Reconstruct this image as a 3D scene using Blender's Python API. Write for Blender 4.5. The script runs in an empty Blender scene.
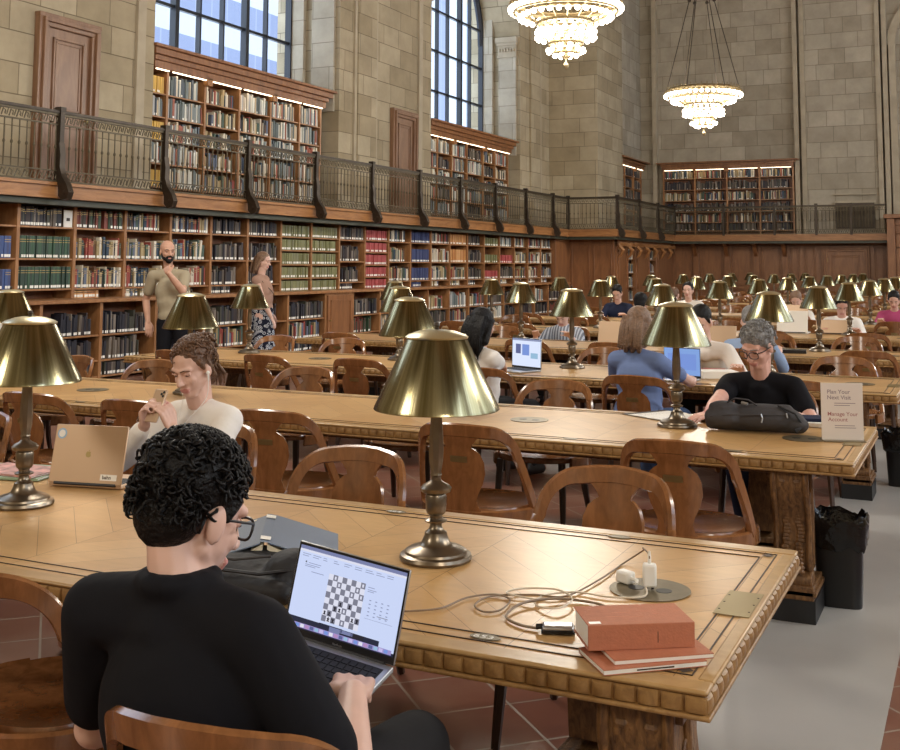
import bpy, bmesh, math, random
import numpy as np
from mathutils import Vector, Matrix
random.seed(7)
scn = bpy.context.scene
COL = scn.collection
PI = math.pi

# ------------------------------------------------------------------ materials
def srgb(r, g, b):
    def f(c):
        c /= 255.0
        return c/12.92 if c <= .04045 else ((c+.055)/1.055)**2.4
    return (f(r), f(g), f(b), 1.0)

def newmat(name):
    m = bpy.data.materials.new(name); m.use_nodes = True
    nt = m.node_tree
    return m, nt, nt.nodes['Principled BSDF']

def setc(b, col=None, rough=.5, metal=0., spec=.5):
    if col is not None: b.inputs['Base Color'].default_value = col
    b.inputs['Roughness'].default_value = rough
    b.inputs['Metallic'].default_value = metal
    b.inputs['Specular IOR Level'].default_value = spec

def plain(name, col, rough=.5, metal=0., spec=.5, nscale=0, namt=.12, bump=0., bscale=40):
    m, nt, b = newmat(name); setc(b, col, rough, metal, spec)
    tc = nt.nodes.new('ShaderNodeTexCoord')
    if nscale:
        n = nt.nodes.new('ShaderNodeTexNoise'); n.inputs['Scale'].default_value = nscale; n.inputs['Detail'].default_value = 4
        nt.links.new(tc.outputs['Object'], n.inputs['Vector'])
        r = nt.nodes.new('ShaderNodeValToRGB')
        r.color_ramp.elements[0].position = .3; r.color_ramp.elements[1].position = .7
        r.color_ramp.elements[0].color = tuple(c*(1-namt) for c in col[:3])+(1,)
        r.color_ramp.elements[1].color = tuple(min(1, c*(1+namt)) for c in col[:3])+(1,)
        nt.links.new(n.outputs['Fac'], r.inputs['Fac']); nt.links.new(r.outputs['Color'], b.inputs['Base Color'])
    if bump:
        n2 = nt.nodes.new('ShaderNodeTexNoise'); n2.inputs['Scale'].default_value = bscale; n2.inputs['Detail'].default_value = 3
        nt.links.new(tc.outputs['Object'], n2.inputs['Vector'])
        bp = nt.nodes.new('ShaderNodeBump'); bp.inputs['Strength'].default_value = bump; bp.inputs['Distance'].default_value = .01
        nt.links.new(n2.outputs['Fac'], bp.inputs['Height']); nt.links.new(bp.outputs['Normal'], b.inputs['Normal'])
    return m

def emis(name, col, st, sample=True):
    m, nt, b = newmat(name); setc(b, (0, 0, 0, 1), .6)
    b.inputs['Emission Color'].default_value = col; b.inputs['Emission Strength'].default_value = st
    if not sample: m.cycles.emission_sampling = 'NONE'
    return m

def wood(name, c1, c2, rough=.35, scale=(1, 1, 1), gs=9, spec=.5, bump=.03, coat=0.):
    m, nt, b = newmat(name); setc(b, c1, rough, 0, spec)
    tc = nt.nodes.new('ShaderNodeTexCoord'); mp = nt.nodes.new('ShaderNodeMapping')
    mp.inputs['Scale'].default_value = scale
    n = nt.nodes.new('ShaderNodeTexNoise'); n.inputs['Scale'].default_value = gs; n.inputs['Detail'].default_value = 6
    n.inputs['Roughness'].default_value = .62; n.inputs['Distortion'].default_value = .6
    r = nt.nodes.new('ShaderNodeValToRGB')
    r.color_ramp.elements[0].position = .32; r.color_ramp.elements[1].position = .68
    r.color_ramp.elements[0].color = c2; r.color_ramp.elements[1].color = c1
    nt.links.new(tc.outputs['Object'], mp.inputs['Vector']); nt.links.new(mp.outputs['Vector'], n.inputs['Vector'])
    nt.links.new(n.outputs['Fac'], r.inputs['Fac']); nt.links.new(r.outputs['Color'], b.inputs['Base Color'])
    bp = nt.nodes.new('ShaderNodeBump'); bp.inputs['Strength'].default_value = bump; bp.inputs['Distance'].default_value = .01
    nt.links.new(n.outputs['Fac'], bp.inputs['Height']); nt.links.new(bp.outputs['Normal'], b.inputs['Normal'])
    b.inputs['Coat Weight'].default_value = coat; b.inputs['Coat Roughness'].default_value = .15
    return m

def math_node(nt, op, a, bb=None):
    n = nt.nodes.new('ShaderNodeMath'); n.operation = op
    for i, v in enumerate((a, bb)):
        if v is None: continue
        if isinstance(v, (int, float)): n.inputs[i].default_value = v
        else: nt.links.new(v, n.inputs[i])
    return n.outputs[0]

def stone(name, ca, cb, cm, bw=.95, rh=.42, rough=.85):
    m, nt, b = newmat(name); setc(b, ca, rough, 0, .3)
    g = nt.nodes.new('ShaderNodeNewGeometry'); sp = nt.nodes.new('ShaderNodeSeparateXYZ'); sn = nt.nodes.new('ShaderNodeSeparateXYZ')
    nt.links.new(g.outputs['Position'], sp.inputs[0]); nt.links.new(g.outputs['True Normal'], sn.inputs[0])
    ax = math_node(nt, 'ABSOLUTE', sn.outputs['X']); k = math_node(nt, 'GREATER_THAN', ax, .6)
    mx = nt.nodes.new('ShaderNodeMix'); mx.data_type = 'FLOAT'
    nt.links.new(k, mx.inputs['Factor']); nt.links.new(sp.outputs['X'], mx.inputs['A']); nt.links.new(sp.outputs['Y'], mx.inputs['B'])
    cb_ = nt.nodes.new('ShaderNodeCombineXYZ'); nt.links.new(mx.outputs['Result'], cb_.inputs['X']); nt.links.new(sp.outputs['Z'], cb_.inputs['Y'])
    br = nt.nodes.new('ShaderNodeTexBrick'); br.offset = .5; br.offset_frequency = 2; br.squash = .7; br.squash_frequency = 3
    for kk, v in (('Color1', ca), ('Color2', cb), ('Mortar', cm)): br.inputs[kk].default_value = v
    br.inputs['Scale'].default_value = 1; br.inputs['Mortar Size'].default_value = .008; br.inputs['Mortar Smooth'].default_value = .3
    br.inputs['Bias'].default_value = -.1; br.inputs['Brick Width'].default_value = bw; br.inputs['Row Height'].default_value = rh
    nt.links.new(cb_.outputs[0], br.inputs['Vector'])
    n = nt.nodes.new('ShaderNodeTexNoise'); n.inputs['Scale'].default_value = 1.6; n.inputs['Detail'].default_value = 7; n.inputs['Roughness'].default_value = .65
    nt.links.new(g.outputs['Position'], n.inputs['Vector'])
    rr = nt.nodes.new('ShaderNodeValToRGB'); rr.color_ramp.elements[0].position = .3; rr.color_ramp.elements[1].position = .72
    rr.color_ramp.elements[0].color = (.72, .70, .66, 1); rr.color_ramp.elements[1].color = (1.12, 1.1, 1.06, 1)
    nt.links.new(n.outputs['Fac'], rr.inputs['Fac'])
    mu = nt.nodes.new('ShaderNodeMix'); mu.data_type = 'RGBA'; mu.blend_type = 'MULTIPLY'; mu.inputs['Factor'].default_value = .8
    nt.links.new(br.outputs['Color'], mu.inputs['A']); nt.links.new(rr.outputs['Color'], mu.inputs['B'])
    nt.links.new(mu.outputs['Result'], b.inputs['Base Color'])
    bp = nt.nodes.new('ShaderNodeBump'); bp.inputs['Strength'].default_value = .6; bp.inputs['Distance'].default_value = .015; bp.invert = True
    nt.links.new(br.outputs['Fac'], bp.inputs['Height']); nt.links.new(bp.outputs['Normal'], b.inputs['Normal'])
    return m

def tiles(name):
    m, nt, b = newmat(name); setc(b, None, .28, 0, .5)
    tc = nt.nodes.new('ShaderNodeTexCoord'); mp = nt.nodes.new('ShaderNodeMapping')
    br = nt.nodes.new('ShaderNodeTexBrick'); br.offset = 0.; br.squash = 1.
    br.inputs['Scale'].default_value = 1; br.inputs['Mortar Size'].default_value = .005
    br.inputs['Brick Width'].default_value = .3; br.inputs['Row Height'].default_value = .3; br.inputs['Bias'].default_value = 0
    br.inputs['Color1'].default_value = srgb(128, 82, 66); br.inputs['Color2'].default_value = srgb(106, 64, 50); br.inputs['Mortar'].default_value = srgb(150, 140, 128)
    mp.inputs['Rotation'].default_value = (0, 0, PI/4)
    nt.links.new(tc.outputs['Object'], mp.inputs['Vector']); nt.links.new(mp.outputs['Vector'], br.inputs['Vector'])
    n = nt.nodes.new('ShaderNodeTexNoise'); n.inputs['Scale'].default_value = 2.5; n.inputs['Detail'].default_value = 6
    nt.links.new(tc.outputs['Object'], n.inputs['Vector'])
    mu = nt.nodes.new('ShaderNodeMix'); mu.data_type = 'RGBA'; mu.blend_type = 'MIX'
    r = nt.nodes.new('ShaderNodeValToRGB'); r.color_ramp.elements[0].position = .45; r.color_ramp.elements[1].position = .75
    r.color_ramp.elements[0].color = (0, 0, 0, 1); r.color_ramp.elements[1].color = (.55, .55, .55, 1)
    nt.links.new(n.outputs['Fac'], r.inputs['Fac']); nt.links.new(r.outputs['Color'], mu.inputs['Factor'])
    mu.inputs['B'].default_value = srgb(150, 122, 104)
    nt.links.new(br.outputs['Color'], mu.inputs['A']); nt.links.new(mu.outputs['Result'], b.inputs['Base Color'])
    bp = nt.nodes.new('ShaderNodeBump'); bp.inputs['Strength'].default_value = .3; bp.inputs['Distance'].default_value = .004; bp.invert = True
    nt.links.new(br.outputs['Fac'], bp.inputs['Height']); nt.links.new(bp.outputs['Normal'], b.inputs['Normal'])
    return m

def parquet(name):
    """oak chevron boards at 45 degrees meeting along the table's length"""
    m, nt, b = newmat(name); setc(b, None, .3, 0, .5)
    tc = nt.nodes.new('ShaderNodeTexCoord'); sp = nt.nodes.new('ShaderNodeSeparateXYZ')
    nt.links.new(tc.outputs['Object'], sp.inputs[0])
    P = .36
    q = math_node(nt, 'PINGPONG', math_node(nt, 'ADD', sp.outputs['X'], 20), P)
    u = math_node(nt, 'ADD', sp.outputs['Y'], q); u = math_node(nt, 'ADD', u, 5)
    cb = nt.nodes.new('ShaderNodeCombineXYZ'); nt.links.new(u, cb.inputs['Y'])
    nt.links.new(math_node(nt, 'ADD', sp.outputs['X'], 20), cb.inputs['X'])
    br = nt.nodes.new('ShaderNodeTexBrick'); br.offset = 0; br.squash = 1
    br.inputs['Scale'].default_value = 1; br.inputs['Mortar Size'].default_value = .0012; br.inputs['Brick Width'].default_value = P
    br.inputs['Row Height'].default_value = .15; br.inputs['Bias'].default_value = 0
    br.inputs['Color1'].default_value = srgb(206, 168, 116); br.inputs['Color2'].default_value = srgb(192, 151, 98); br.inputs['Mortar'].default_value = srgb(130, 92, 50)
    nt.links.new(cb.outputs[0], br.inputs['Vector'])
    n = nt.nodes.new('ShaderNodeTexNoise'); n.inputs['Scale'].default_value = 3; n.inputs['Detail'].default_value = 8; n.inputs['Roughness'].default_value = .7; n.inputs['Distortion'].default_value = 1.2
    mp = nt.nodes.new('ShaderNodeMapping'); mp.inputs['Scale'].default_value = (1.5, 6, 1); mp.inputs['Rotation'].default_value = (0, 0, .7)
    nt.links.new(tc.outputs['Object'], mp.inputs['Vector']); nt.links.new(mp.outputs['Vector'], n.inputs['Vector'])
    r = nt.nodes.new('ShaderNodeValToRGB'); r.color_ramp.elements[0].position = .25; r.color_ramp.elements[1].position = .75
    r.color_ramp.elements[0].color = (.80, .76, .70, 1); r.color_ramp.elements[1].color = (1.1, 1.08, 1.02, 1)
    nt.links.new(n.outputs['Fac'], r.inputs['Fac'])
    mu = nt.nodes.new('ShaderNodeMix'); mu.data_type = 'RGBA'; mu.blend_type = 'MULTIPLY'; mu.inputs['Factor'].default_value = .8
    nt.links.new(br.outputs['Color'], mu.inputs['A']); nt.links.new(r.outputs['Color'], mu.inputs['B'])
    nt.links.new(mu.outputs['Result'], b.inputs['Base Color'])
    n2 = nt.nodes.new('ShaderNodeTexNoise'); n2.inputs['Scale'].default_value = 5; n2.inputs['Detail'].default_value = 3
    nt.links.new(tc.outputs['Object'], n2.inputs['Vector'])
    bp = nt.nodes.new('ShaderNodeBump'); bp.inputs['Strength'].default_value = .12; bp.inputs['Distance'].default_value = .01
    nt.links.new(n2.outputs['Fac'], bp.inputs['Height']); nt.links.new(bp.outputs['Normal'], b.inputs['Normal'])
    return m

def patterned(name, base, ink, scale, kind='voronoi', rough=.85):
    m, nt, b = newmat(name); setc(b, base, rough, 0, .2)
    tc = nt.nodes.new('ShaderNodeTexCoord')
    r = nt.nodes.new('ShaderNodeValToRGB'); r.color_ramp.interpolation = 'CONSTANT'
    if kind == 'voronoi':
        t = nt.nodes.new('ShaderNodeTexVoronoi'); t.inputs['Scale'].default_value = scale; out = t.outputs['Distance']
        e = r.color_ramp.elements; e[0].color = ink; e[1].position = .22; e[1].color = base
        x = e.new(.36); x.color = ink; x = e.new(.5); x.color = base
    else:
        t = nt.nodes.new('ShaderNodeTexWave'); t.inputs['Scale'].default_value = scale; t.inputs['Distortion'].default_value = .5; out = t.outputs['Fac']
        e = r.color_ramp.elements; e[0].color = base; e[1].position = .55; e[1].color = ink
    nt.links.new(tc.outputs['Object'], t.inputs['Vector']); nt.links.new(out, r.inputs['Fac']); nt.links.new(r.outputs['Color'], b.inputs['Base Color'])
    return m

M = {}
M['stone'] = stone('limestone', srgb(178, 166, 142), srgb(152, 139, 114), srgb(120, 108, 88))
M['stone_grey'] = stone('limestone pale', srgb(184, 176, 160), srgb(160, 151, 134), srgb(132, 123, 107), .8, .5)
M['stone_plain'] = plain('limestone moulding', srgb(172, 160, 138), .85, nscale=3)
M['tile'] = tiles('quarry tile')
M['marble'] = plain('grey marble', srgb(166, 164, 160), .3, nscale=1.3, namt=.14)
M['ceil'] = plain('ceiling', srgb(150, 120, 85), .8, nscale=2)
M['case'] = wood('bookcase oak', srgb(172, 124, 80), srgb(134, 90, 54), .42, (1, 1, .25), 12)
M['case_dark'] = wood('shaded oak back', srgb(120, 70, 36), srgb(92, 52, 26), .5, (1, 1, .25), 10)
M['panel'] = wood('oak panelling', srgb(150, 102, 64), srgb(118, 76, 46), .4, (1, 1, .2), 8)
M['fascia'] = wood('gallery fascia oak', srgb(172, 122, 74), srgb(138, 92, 52), .4, (.3, .3, 2), 10)
M['green_trim'] = plain('dark green moulding', srgb(62, 64, 52), .5)
M['iron'] = plain('bronze ironwork', srgb(84, 74, 54), .5, .4, nscale=20, namt=.25)
M['iron_dark'] = plain('dark bronze', srgb(58, 48, 38), .45, .5, nscale=14, namt=.25)
M['doorwood'] = wood('door oak', srgb(140, 106, 80), srgb(110, 78, 56), .42, (1, 1, .2), 8)
M['parq'] = parquet('oak parquet')
M['tedge'] = wood('table border oak', srgb(190, 156, 106), srgb(164, 128, 80), .3, (.6, 1, 1), 12)
M['carved'] = wood('carved oak', srgb(166, 128, 78), srgb(124, 90, 50), .42, (2, 2, 2), 14, bump=.15)
M['carved_dark'] = wood('carved trestle oak', srgb(138, 100, 60), srgb(72, 46, 26), .45, (3, 3, 1), 22, bump=.5)
M['ebony'] = plain('ebony inlay', srgb(52, 34, 22), .4)
M['plinth'] = plain('black plinth', srgb(26, 26, 28), .5)
M['chair'] = wood('chair oak', srgb(150, 100, 60), srgb(116, 74, 42), .24, (2.5, 2.5, .7), 10, coat=.5)
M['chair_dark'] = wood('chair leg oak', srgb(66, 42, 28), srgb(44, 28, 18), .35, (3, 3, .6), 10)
def brushed(name, c1, c2, rough=.3):
    m, nt, b = newmat(name); setc(b, c1, rough, 1.)
    tc = nt.nodes.new('ShaderNodeTexCoord'); sp = nt.nodes.new('ShaderNodeSeparateXYZ'); nt.links.new(tc.outputs['Object'], sp.inputs[0])
    an = math_node(nt, 'ARCTAN2', sp.outputs['Y'], sp.outputs['X'])
    n = nt.nodes.new('ShaderNodeTexNoise'); n.noise_dimensions = '1D'; n.inputs['Scale'].default_value = 3.2; n.inputs['Detail'].default_value = 3; n.inputs['Roughness'].default_value = .6
    nt.links.new(an, n.inputs['W'])
    r = nt.nodes.new('ShaderNodeValToRGB'); r.color_ramp.elements[0].position = .35; r.color_ramp.elements[1].position = .65
    r.color_ramp.elements[0].color = c2; r.color_ramp.elements[1].color = c1  # light and dark colour streaks round the axis imitate reflected light
    nt.links.new(n.outputs['Fac'], r.inputs['Fac']); nt.links.new(r.outputs['Color'], b.inputs['Base Color'])
    tg = nt.nodes.new('ShaderNodeTangent'); tg.direction_type = 'RADIAL'; tg.axis = 'Z'; nt.links.new(tg.outputs[0], b.inputs['Tangent'])
    b.inputs['Anisotropic'].default_value = .6
    bp = nt.nodes.new('ShaderNodeBump'); bp.inputs['Strength'].default_value = .25; bp.inputs['Distance'].default_value = .004
    nt.links.new(n.outputs['Fac'], bp.inputs['Height']); nt.links.new(bp.outputs['Normal'], b.inputs['Normal'])
    return m
M['brass'] = brushed('brass shade painted reflections', srgb(156, 148, 118), srgb(98, 88, 52), .18)  # pale and dark tones are reflections painted into the brass colour
M['brass_in'] = plain('white shade lining', srgb(222, 214, 196), .6)
M['bronze'] = plain('bronze lamp stem', srgb(124, 112, 96), .3, .9, nscale=9, namt=.2)
M['plate'] = plain('brushed brass plate', srgb(168, 150, 104), .38, .9)
M['nickel'] = plain('worn nickel plate', srgb(128, 118, 96), .42, .7, nscale=30, namt=.1)
M['black'] = plain('black plastic', srgb(20, 20, 22), .4)
M['black_bag'] = plain('black bin liner', srgb(14, 14, 16), .16, bump=.9, bscale=18)
M['white'] = plain('white plastic', srgb(236, 234, 228), .35)
M['paper'] = plain('paper', srgb(240, 237, 228), .8)
M['cream'] = plain('cream pages', srgb(226, 214, 186), .8)
M['alu'] = plain('silver aluminium', srgb(186, 188, 192), .32, .8)
M['gold_alu'] = plain('gold aluminium', srgb(198, 170, 142), .38, .55)
M['key'] = plain('black keys', srgb(24, 24, 28), .5)
M['screen_white'] = emis('screen white', srgb(205, 215, 242), 1.0)
M['screen_blue'] = emis('screen blue', srgb(130, 165, 225), .9)
M['glass'] = None
M['skin'] = plain('light skin', srgb(218, 178, 160), .5, nscale=14, namt=.06)
M['skin_tan'] = plain('tan skin', srgb(196, 150, 126), .5, nscale=14, namt=.06)
M['skin_pink'] = plain('ruddy skin', srgb(216, 168, 150), .5, nscale=14, namt=.07)
M['lip'] = plain('lips', srgb(200, 136, 126), .45)
M['eyewhite'] = plain('eye white', srgb(228, 222, 216), .2)
M['iris'] = plain('iris', srgb(50, 38, 30), .15)
M['hair_black'] = plain('black hair', srgb(16, 14, 14), .5, spec=.25, nscale=60, namt=.5, bump=.8, bscale=90)
M['hair_brown'] = plain('brown hair', srgb(104, 74, 52), .42, nscale=70, namt=.35, bump=.8, bscale=90)
M['hair_lbrown'] = plain('light brown hair', srgb(126, 98, 76), .42, nscale=70, namt=.3, bump=.8, bscale=90)
M['hair_grey'] = plain('grey hair', srgb(124, 122, 120), .5, nscale=60, namt=.45, bump=.8, bscale=80)
M['cloth_black'] = plain('black cotton', srgb(20, 20, 25), .85, spec=.2, bump=1.0, bscale=7)
M['cloth_navy'] = plain('navy cotton', srgb(34, 40, 62), .85, spec=.2, bump=.4, bscale=9)
M['cloth_jean'] = plain('blue denim', srgb(66, 82, 112), .85, spec=.2, nscale=18, namt=.2)
M['cloth_white'] = plain('white cotton', srgb(238, 233, 226), .85, spec=.2, bump=1.0, bscale=8)
M['cloth_khaki'] = plain('khaki cotton', srgb(164, 152, 128), .85, spec=.2, bump=.5, bscale=9)
M['cloth_blue'] = plain('blue cotton', srgb(112, 130, 172), .85, spec=.2, bump=.5, bscale=9)
M['cloth_lblue'] = plain('light blue cotton', srgb(146, 166, 196), .85, spec=.2, bump=.4, bscale=9)
M['cloth_dark'] = plain('charcoal cloth', srgb(40, 40, 42), .85, spec=.2, bump=.4, bscale=9)
M['cloth_pink'] = plain('pink cotton', srgb(216, 128, 136), .85, spec=.2)
M['cloth_magenta'] = plain('magenta cotton', srgb(168, 72, 110), .85, spec=.2)
M['cloth_beige'] = plain('beige top', srgb(168, 134, 116), .85, spec=.2)
M['floral'] = patterned('floral skirt', srgb(30, 34, 52), srgb(196, 200, 206), 22)
M['plaid'] = patterned('grey striped shirt', srgb(120, 126, 138), srgb(196, 202, 212), 9, 'wave')
M['shoe'] = plain('dark shoe', srgb(36, 32, 32), .5)
M['denimshoe'] = plain('blue trainer', srgb(130, 160, 196), .6)

# ------------------------------------------------------------------ mesh builder
class MB:
    def __init__(s): s.v = []; s.f = []; s.m = []; s.ms = []
    def mi(s, m):
        if m not in s.ms: s.ms.append(m)
        return s.ms.index(m)
    def add(s, vs, fs, m):
        o = len(s.v); s.v += [tuple(p) for p in vs]; k = s.mi(m)
        for f in fs: s.f.append(tuple(i+o for i in f)); s.m.append(k)
    def box(s, x0, x1, y0, y1, z0, z1, m, T=None):
        vs = [Vector((x, y, z)) for z in (z0, z1) for y in (y0, y1) for x in (x0, x1)]
        if T is not None: vs = [T @ v for v in vs]
        s.add(vs, [(0, 2, 3, 1), (4, 5, 7, 6), (0, 1, 5, 4), (2, 6, 7, 3), (0, 4, 6, 2), (1, 3, 7, 5)], m)
        return s
    def cbox(s, c, d, m, T=None):
        return s.box(c[0]-d[0]/2, c[0]+d[0]/2, c[1]-d[1]/2, c[1]+d[1]/2, c[2]-d[2]/2, c[2]+d[2]/2, m, T)
    def quad(s, a, b, c, d, m): s.add([a, b, c, d], [(0, 1, 2, 3)], m); return s
    def prism(s, poly, z0, z1, m, T=None):
        """poly in local xy extruded z; T maps to place"""
        n = len(poly)
        vs = [Vector((p[0], p[1], z)) for z in (z0, z1) for p in poly]
        if T is not None: vs = [T @ v for v in vs]
        fs = [tuple(range(n-1, -1, -1)), tuple(range(n, 2*n))]+[(i, (i+1) % n, n+(i+1) % n, n+i) for i in range(n)]
        s.add(vs, fs, m); return s
    def lathe(s, prof, m, c=(0, 0, 0), n=24, T=None, cap=True):
        """prof: list of (r,z)"""
        vs = []
        for r, z in prof:
            for i in range(n):
                a = 2*PI*i/n; p = Vector((c[0]+r*math.cos(a), c[1]+r*math.sin(a), c[2]+z)); vs.append(T @ p if T is not None else p)
        fs = []
        for j in range(len(prof)-1):
            for i in range(n): fs.append((j*n+i, j*n+(i+1) % n, (j+1)*n+(i+1) % n, (j+1)*n+i))
        if cap:
            fs.append(tuple(range(n-1, -1, -1))); k = (len(prof)-1)*n; fs.append(tuple(range(k, k+n)))
        s.add(vs, fs, m); return s
    def tube(s, pts, rad, m, n=8, cap=True, flat=None):
        pts = [Vector(p) for p in pts]
        if isinstance(rad, (int, float)): rad = [rad]*len(pts)
        vs = []; up = None
        for i, p in enumerate(pts):
            t = (pts[min(i+1, len(pts)-1)]-pts[max(i-1, 0)])
            t = t.normalized() if t.length > 1e-9 else Vector((0, 0, 1))
            if up is None:
                up = Vector((0, 0, 1)) if abs(t.z) < .9 else Vector((1, 0, 0))
                up = (up-t*up.dot(t)).normalized()
            else:
                up = (up-t*up.dot(t)); up = up.normalized() if up.length > 1e-6 else Vector((1, 0, 0))
            sd = t.cross(up)
            for k in range(n):
                a = 2*PI*k/n; ra = rad[i]; rb = rad[i]*(flat or 1)
                vs.append(p+sd*math.cos(a)*ra+up*math.sin(a)*rb)
        fs = []
        for j in range(len(pts)-1):
            for i in range(n): fs.append((j*n+i, j*n+(i+1) % n, (j+1)*n+(i+1) % n, (j+1)*n+i))
        if cap:
            fs.append(tuple(range(n-1, -1, -1))); k = (len(pts)-1)*n; fs.append(tuple(range(k, k+n)))
        s.add(vs, fs, m); return s
    def sphere(s, c, r, m, n=10, T=None):
        rr = r if isinstance(r, (tuple, list)) else (r, r, r)
        vs = []; k = n//2+1
        for j in range(k+1):
            b = PI*(j+.0)/k
            for i in range(n):
                a = 2*PI*i/n
                p = Vector((rr[0]*math.sin(b)*math.cos(a), rr[1]*math.sin(b)*math.sin(a), rr[2]*math.cos(b)))
                if T is not None: p = T @ p
                vs.append(Vector(c)+p)
        fs = [(j*n+i, (j+1)*n+i, (j+1)*n+(i+1) % n, j*n+(i+1) % n) for j in range(k) for i in range(n)]
        s.add(vs, fs, m); return s
    def mesh(s, name, smooth=35):
        me = bpy.data.meshes.new(name); me.from_pydata(s.v, [], s.f)
        for m in s.ms: me.materials.append(m)
        me.polygons.foreach_set('material_index', s.m)
        me.update()
        if smooth:
            me.polygons.foreach_set('use_smooth', [True]*len(me.polygons)); me.set_sharp_from_angle(angle=math.radians(smooth))
        return me
    def build(s, name, parent=None, loc=(0, 0, 0), rz=0, smooth=35, bevel=0):
        o = bpy.data.objects.new(name, s.mesh(name, smooth)); COL.objects.link(o)
        o.location = loc; o.rotation_euler = (0, 0, rz); o.parent = parent
        if bevel:
            b = o.modifiers.new('b', 'BEVEL'); b.width = bevel; b.segments = 2; b.limit_method = 'ANGLE'; b.angle_limit = math.radians(50)
        return o

def tag(o, label=None, cat=None, group=None, kind=None):
    if label: o['label'] = label
    if cat: o['category'] = cat
    if group: o['group'] = group
    if kind: o['kind'] = kind
    return o
def thing(name, label, cat, loc=(0, 0, 0), rz=0, group=None):
    o = bpy.data.objects.new(name, None); COL.objects.link(o); o.empty_display_size = .1
    o.location = loc; o.rotation_euler = (0, 0, rz)
    return tag(o, label, cat, group)
KIDS = {}
def dup(root, loc, rz=0, label=None, group=None):
    r = root.copy(); COL.objects.link(r); r.location = loc; r.rotation_euler = (0, 0, rz)
    if label: r['label'] = label
    if group: r['group'] = group
    if root.name not in KIDS:
        KIDS[root.name] = [(c, list(c.children)) for c in root.children]
    for c, gs in KIDS[root.name]:
        d = c.copy(); COL.objects.link(d); d.parent = r
        for g in gs:
            e = g.copy(); COL.objects.link(e); e.parent = d
    return r
def ordi(n): return ['first', 'second', 'third', 'fourth', 'fifth', 'sixth', 'seventh', 'eighth', 'ninth', 'tenth', 'eleventh', 'twelfth', 'thirteenth', 'fourteenth', 'fifteenth', 'sixteenth', 'seventeenth', 'eighteenth', 'nineteenth', 'twentieth', 'twenty-first', 'twenty-second', 'twenty-third', 'twenty-fourth', 'twenty-fifth', 'twenty-sixth', 'twenty-seventh', 'twenty-eighth', 'twenty-ninth', 'thirtieth'][n]
def struct(name, mb, **k):
    o = mb.build(name, **k); o['kind'] = 'structure'; return o
def text_mesh(txt, size, T, mat, name='text', parent=None, ext=0.0004, align='LEFT', bold=0):
    c = bpy.data.curves.new(name, 'FONT'); c.body = txt; c.size = size; c.extrude = ext; c.align_x = align; c.offset = bold
    o = bpy.data.objects.new('tmp', c); COL.objects.link(o)
    bpy.context.view_layer.update()
    dg = bpy.context.evaluated_depsgraph_get()
    me = bpy.data.meshes.new_from_object(o.evaluated_get(dg)); me.name = name
    COL.objects.unlink(o); bpy.data.objects.remove(o)
    me.transform(T); me.materials.clear(); me.materials.append(mat)
    r = bpy.data.objects.new(name, me); COL.objects.link(r); r.parent = parent
    return r
# the photograph's own frame
FPX, PX0, PY0, HCAM = 1107.2, 450., 161.29, 1.56
FZ = .085      # level of the floor in this frame
# ------------------------------------------------------------------ camera
pit, yaw, roll = .09337, .44407, .00466
cy_, sy_, cp_, sp_ = math.cos(yaw), math.sin(yaw), math.cos(pit), math.sin(pit)
fw = Vector((-sy_*cp_, cy_*cp_, sp_)); rt = Vector((cy_, sy_, 0)); up_ = rt.cross(fw)
R2 = rt*math.cos(roll)+up_*math.sin(roll); U2 = -rt*math.sin(roll)+up_*math.cos(roll)
cam = bpy.data.objects.new('camera', bpy.data.cameras.new('camera')); COL.objects.link(cam)
cam.matrix_world = Matrix(((R2.x, U2.x, -fw.x, 0), (R2.y, U2.y, -fw.y, 0), (R2.z, U2.z, -fw.z, HCAM), (0, 0, 0, 1)))
cam.data.sensor_width = 36; cam.data.lens = FPX/900*36; cam.data.shift_y = -(375-PY0)/900; cam.data.clip_start = .05; cam.data.clip_end = 300
scn.camera = cam
scn.view_settings.view_transform = 'Standard'; scn.view_settings.look = 'None'; scn.view_settings.gamma = 1; scn.view_settings.exposure = 0

# ------------------------------------------------------------------ floor, ceiling, far walls
b = MB(); b.box(-13, 11, -6, 38, FZ-.1, FZ, M['tile']); struct('floor', b)
b = MB(); b.box(-.89, -.325, -6, 36.4, FZ+.0002, FZ+.003, M['marble']); struct('trim_1', b)
b = MB(); b.box(-13.5, 11.2, -6, 38, 15.5, 15.7, M['ceil'])
for i in range(6): b.box(-13, 11, -4+i*8, -3.4+i*8, 15.2, 15.5, M['ceil'])
struct('ceiling', b)
b = MB(); b.box(-13, 11, -6.3, -6, 0, 15.5, M['stone']); struct('wall_rear', b)
# right wall of the hall, with its own tall windows
b = MB()
b.box(11, 11.3, -6, 38, 0, 5.2, M['stone']); b.box(11, 11.3, -6, 38, 10.5, 15.5, M['stone'])
for i in range(6): b.box(11, 11.3, -6+i*7.6, -6+i*7.6+2.4, 5.2, 10.5, M['stone'])
struct('wall_right', b)

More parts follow.
